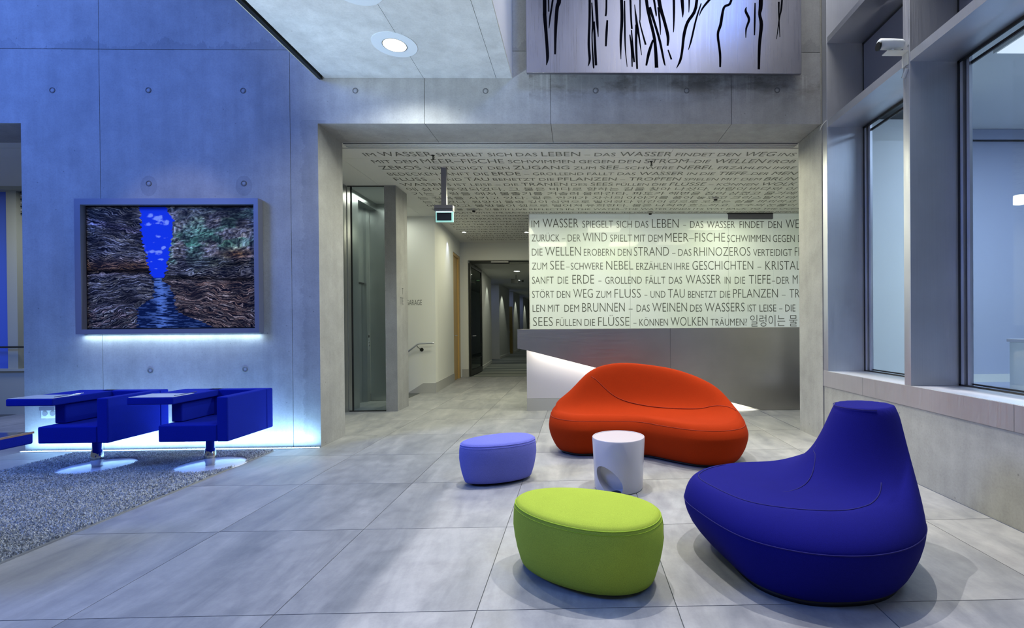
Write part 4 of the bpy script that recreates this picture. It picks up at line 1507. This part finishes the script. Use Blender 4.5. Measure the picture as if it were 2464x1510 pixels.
def blob(t, origin, ctrl, zb, surf, centre, mat, seam, lin=.35, base_in=.10, n=96):
    """ctrl rows: bulge x,y, top-edge x,y,z, inset of the foot ; surf(x, y, z_top, dist, s) -> z"""
    ox, oy = origin
    C = cat_closed(ctrl, n)
    B = C[:, :2] - (ox, oy)
    Tp = C[:, 2:4] - (ox, oy)
    Tz = C[:, 4]
    bi = C[:, 5][:, None] if C.shape[1] > 5 else np.full((n, 1), base_in)
    cen = np.array(centre) - (ox, oy)
    rings = []

    def ring(P, z):
        z = np.broadcast_to(z, (n,))
        rings.append(np.concatenate([P, z[:, None]], 1))
    for z, d in ((.024, 1.2), (.032, 1.0), (.06, .74), (.10, .50), (.15, .26), (.20, .10), (.235, .025)):
        ring(inset(B, 1) * 0 + B + (inset(B, 1) - B) * (bi * d), z)
    K_ = 12
    for k in range(0, K_ + 1):
        a = k / K_ * math.pi / 2
        lk = np.clip(lin + (Tz - .45) * 1.3, lin, .85)
        f1 = lk * (k / K_) + (1 - lk) * (1 - math.cos(a))
        f2 = lk * (k / K_) + (1 - lk) * math.sin(a)
        ring(B + (Tp - B) * f1[:, None], zb + (Tz - zb) * f2)
    top_i = len(rings) - 1
    dist = np.linalg.norm(Tp - cen, axis=1)
    for s in SS[1:]:
        P = cen + (Tp - cen) * s
        ring(P, surf(P[:, 0] + ox, P[:, 1] + oy, Tz, dist * (1 - s), s))
    loft(rings, mat, t, 'body')
    Pb = B + (inset(B, 1) - B) * (bi * 1.25)
    loft([np.concatenate([Pb, np.full((n, 1), z)], 1) for z in (.001, .026)], 'black_plastic', t, 'plinth')
    return rings, top_i, B, Tp, Tz


def seam_tube(rings, pts, mat, t, r=.0028, closed=True):
    mb = MB()
    mb.tube(pts, r, 6, closed)
    return mb.build('seam', mat, t, smooth=True)


red_ctrl = [
 (-.30,4.95,-.24,4.97,.43),(-.25,4.76,-.18,4.83,.41),(-.03,4.59,-.01,4.70,.405),(.28,4.585,.28,4.70,.40),(.58,4.53,.57,4.65,.40),(.80,4.34,.78,4.46,.395),
 (1.02,4.17,1.0,4.29,.39),(1.27,4.13,1.24,4.25,.385),(1.51,4.26,1.45,4.36,.39),(1.60,4.53,1.54,4.57,.43),(1.57,4.80,1.50,4.79,.535),(1.43,5.02,1.36,4.96,.675),
 (1.17,5.22,1.09,5.11,.79),(.80,5.36,.77,5.20,.850),(.44,5.38,.43,5.22,.870),(.14,5.32,.17,5.19,.80),(-.12,5.2,-.04,5.12,.60),(-.27,5.09,-.20,5.06,.47)]


RT = cat_closed(np.array(red_ctrl)[:, 2:5], 240)


def red_z(x, y):
    x, y = np.atleast_1d(x), np.atleast_1d(y)
    d = np.hypot(x[:, None] - RT[None, :, 0], y[:, None] - RT[None, :, 1])
    w = (RT[None, :, 2] - .385) / (1 + (d / .165) ** 2.7) ** 1.25
    w = np.clip(w, 1e-6, None)
    return .378 + np.max(w, 1)


def red_surf(x, y, tz, d, s):
    return red_z(x, y) + .007 * s


t = thing('red_sofa', 'big orange-red sculptural felt sofa with a curved high back', 'sofa', (.65, 4.78, 0))
rings, ti, B, Tp, Tz = blob(t, (.65, 4.78), red_ctrl, .27, red_surf, (.62, 4.86), 'red_felt', 'seam_red', lin=.25, base_in=.10)
seam_tube(rings, [tuple(p) for p in rings[ti - 6]], 'seam_red', t, .003)


def param_pt(rings, ti, k, s):
    """point on the upper skin at angle index k and radial fraction s"""
    ss = SS
    for a in range(len(ss) - 1):
        if ss[a] >= s >= ss[a + 1]:
            f = (ss[a] - s) / (ss[a] - ss[a + 1])
            return rings[ti + a][k] * (1 - f) + rings[ti + a + 1][k] * f
    return rings[-1][k]


n_ = 96
pts = []
for k in range(int(9.1 / 18 * n_), int(15.5 / 18 * n_)):
    f = (k - 9.1 / 18 * n_) / (6.4 / 18 * n_)
    tg = Tp[(k + 1) % n_] - Tp[k - 1]
    nr = np.array([-tg[1], tg[0]]) / np.linalg.norm(tg)
    dd = .02 + .27 * math.sin(math.pi * min(1, max(0, f))) ** .9
    p = Tp[k] + nr * dd
    z = red_z(p[0] + .65, p[1] + 4.78)[0]
    pts.append((p[0], p[1], z + .008))
seam_tube(rings, pts, 'seam_red', t, .0036, False)

DC = (1.662, 2.75)
DR, DH = .150, .425


def blueH(x, y):
    d = np.maximum(np.hypot(x - DC[0], y - DC[1]) - DR, 0)
    return .385 + DH * np.exp(-(d / .125) ** 1.25)


blue_pl = [(.62,2.80,.69,2.81,.15),(.65,2.55,.73,2.60,.13),(.77,2.25,.84,2.38,.08),(.97,2.09,1.03,2.27,.06),(1.21,2.04,1.25,2.23,.07),(1.44,2.09,1.43,2.27,.07),(1.63,2.22,1.60,2.35,.08),
           (1.76,2.40,1.735,2.49,.10),(1.82,2.60,1.795,2.645,.13),(1.84,2.80,1.815,2.80,.14),(1.80,2.99,1.765,2.95,.14),(1.60,3.13,1.59,3.05,.12),(1.3,3.18,1.32,3.07,.12),(1.0,3.16,1.03,3.07,.12),(.76,3.03,.82,2.98,.13)]
blue_ctrl = [(a, b2, c, d, float(blueH(np.array(c), np.array(d))), e3) for a, b2, c, d, e3 in blue_pl]


def blue_surf(x, y, tz, d, s):
    return blueH(x, y) - .02 * (1 - s)


t = thing('blue_lounge_seat', 'deep blue sculptural lounge seat with tall tapering backrest, front right', 'seat', (1.25, 2.65, 0))
rings, ti, B, Tp, Tz = blob(t, (1.25, 2.65), blue_ctrl, .27, blue_surf, (1.22, 2.70), 'blue_felt', 'seam_blue', lin=.30, base_in=.12, n=144)
nb_ = 96
seam_tube(rings, [tuple(p) for p in rings[ti - 12]], 'seam_blue', t, .0028)
k0, k1 = int(-1.6 / 15 * 144), int(6.3 / 15 * 144)
seam_tube(rings, [tuple(param_pt(rings, ti, k % 144, float(np.interp(k, [k0, 36, 48, k1], [.97, .96, .93, .82]))) + np.array([0, 0, .001])) for k in range(k0, k1)], 'seam_blue', t, .0028, False)
cr = cat_closed([(.93, 2.62), (.99, 2.565), (1.09, 2.545), (1.20, 2.58), (1.30, 2.65), (1.37, 2.74), (1.39, 2.80), (1.39, 2.80)], 64)[:52]
seam_tube(rings, [(x - 1.25, y - 2.65, float(blueH(np.array(x), np.array(y))) - .0145) for x, y in cr], 'seam_blue', t, .0030, False)
# seam round the little top disc
seam_tube(rings, [(DC[0] - 1.25 + .158 * math.cos(a) , DC[1] - 2.65 + .158 * math.sin(a), .385 + DH * math.exp(-(.008 / .125) ** 1.25) + .0015) for a in np.linspace(R(120), R(262), 30)], 'seam_blue', t, .0022, False)


def ottoman(name, label, cx_, cy_, a, b2, rot, zt, mat, seam, egg=.12):
    t = thing(name, label, 'ottoman', (cx_, cy_, 0), rot, 'oval felt ottomans')
    n = 72
    th = np.linspace(0, 2 * np.pi, n, endpoint=False)
    ct, sn = np.cos(th), np.sin(th)
    ex_ = 2 / 2.12
    px = np.sign(ct) * np.abs(ct) ** ex_ * a
    py = np.sign(sn) * np.abs(sn) ** ex_ * b2 * (1 + egg * ct)
    P = np.stack([px, py], 1)
    rings = []

    def rg(d, z):
        Q = P * (1 - d / np.array([a, b2]))
        rings.append(np.concatenate([Q, np.full((n, 1), z)], 1))
    for d, z in ((.062, .022), (.044, .026), (.035, .05), (.020, .10), (.008, .16), (0, .22), (.002, zt - .065), (.007, zt - .032), (.012, zt - .016), (.020, zt - .006), (.032, zt)):
        rg(d, z)
    si = len(rings) - 3
    for d, z in ((.07, zt + .004), (.12, zt + .007), (.18, zt + .009), (.22, zt + .010)):
        rg(d * min(1, b2 / .25), z)
    loft(rings, mat, t, 'body')
    pb = P * (1 - .095 / np.array([a, b2]))
    loft([np.concatenate([pb, np.full((n, 1), z)], 1) for z in (.001, .023)], 'black_plastic', t, 'plinth')
    for k, r_ in ((si, .0024), (si - 1, .0016)):
        mb = MB()
        mb.tube([tuple(p) for p in rings[k] * np.array([1.001, 1.001, 1])], r_, 6, True)
        mb.build('seam', seam, t, smooth=True)
    mb = MB()
    mb.tube([tuple(rings[q][3] * np.array([1.003, 1.003, 1])) for q in range(3, si)], .0014, 5)
    mb.build('side_seam', seam, t, smooth=True)
    return t


ottoman('ottoman', 'lavender oval ottoman, left of the white side table', -.665, 4.01, .322, .21, R(26), .345, 'lavender_felt', 'seam_lavender')
ottoman('ottoman', 'lime green oval ottoman in the foreground', .030, 2.485, .412, .262, R(-28), .350, 'green_felt', 'seam_green')

# white side table with an oval opening
tw = thing('side_table', 'white glossy drum side table with an oval cut-out near its foot', 'table', (.318, 3.78, 0))
n = 72
mb = MB()
prof_o = [(.185, .004), (.190, .02), (.197, .20), (.207, .398), (.204, .404)]
prof_i = [(.196, .404), (.196, .399), (.05, .3985), (.05, .0045)]
allp = prof_o + prof_i
for r_, z in allp:
    for i in range(n):
        a = 2 * math.pi * i / n
        mb.v.append((r_ * math.cos(a), r_ * math.sin(a) * 1.03, z))
for k in range(len(allp)):
    for i in range(n):
        j = (i + 1) % n
        k2 = (k + 1) % len(allp)
        mb.f.append((k * n + i, k * n + j, k2 * n + j, k2 * n + i))
shell = mb.build('shell', 'white_gloss', tw, smooth=False)
cut = MB().lathe([(.078, -.3), (.078, -.04), (.070, .0)], seg=40, axis='y').build('cutter', 'white_gloss')
cm_ = Matrix.Translation((.262, 3.70, .105)) @ Matrix.Rotation(R(-22), 4, 'Z') @ Matrix.Rotation(R(42), 4, 'Y') @ Matrix.Scale(1.65, 4, (1, 0, 0))
cut.matrix_world = cm_
bm_ = shell.modifiers.new('cut', 'BOOLEAN')
bm_.object = cut
bm_.operation = 'DIFFERENCE'
bm_.solver = 'EXACT'
bpy.context.view_layer.update()
dg = bpy.context.evaluated_depsgraph_get()
nm = bpy.data.meshes.new_from_object(shell.evaluated_get(dg))
shell.modifiers.clear()
shell.data = nm
bpy.data.objects.remove(cut)
for p in shell.data.polygons:
    p.use_smooth = True
md = shell.modifiers.new('edges', 'EDGE_SPLIT')
md.split_angle = R(35)
MB().lathe([(.196, .396), (.196, .4005), (.194, .402)], seg=n).build('table_top', 'white_gloss', tw, smooth=False)
MB().lathe([(.176, .001), (.176, .010)], seg=n).build('foot_ring', 'dark_metal', tw)
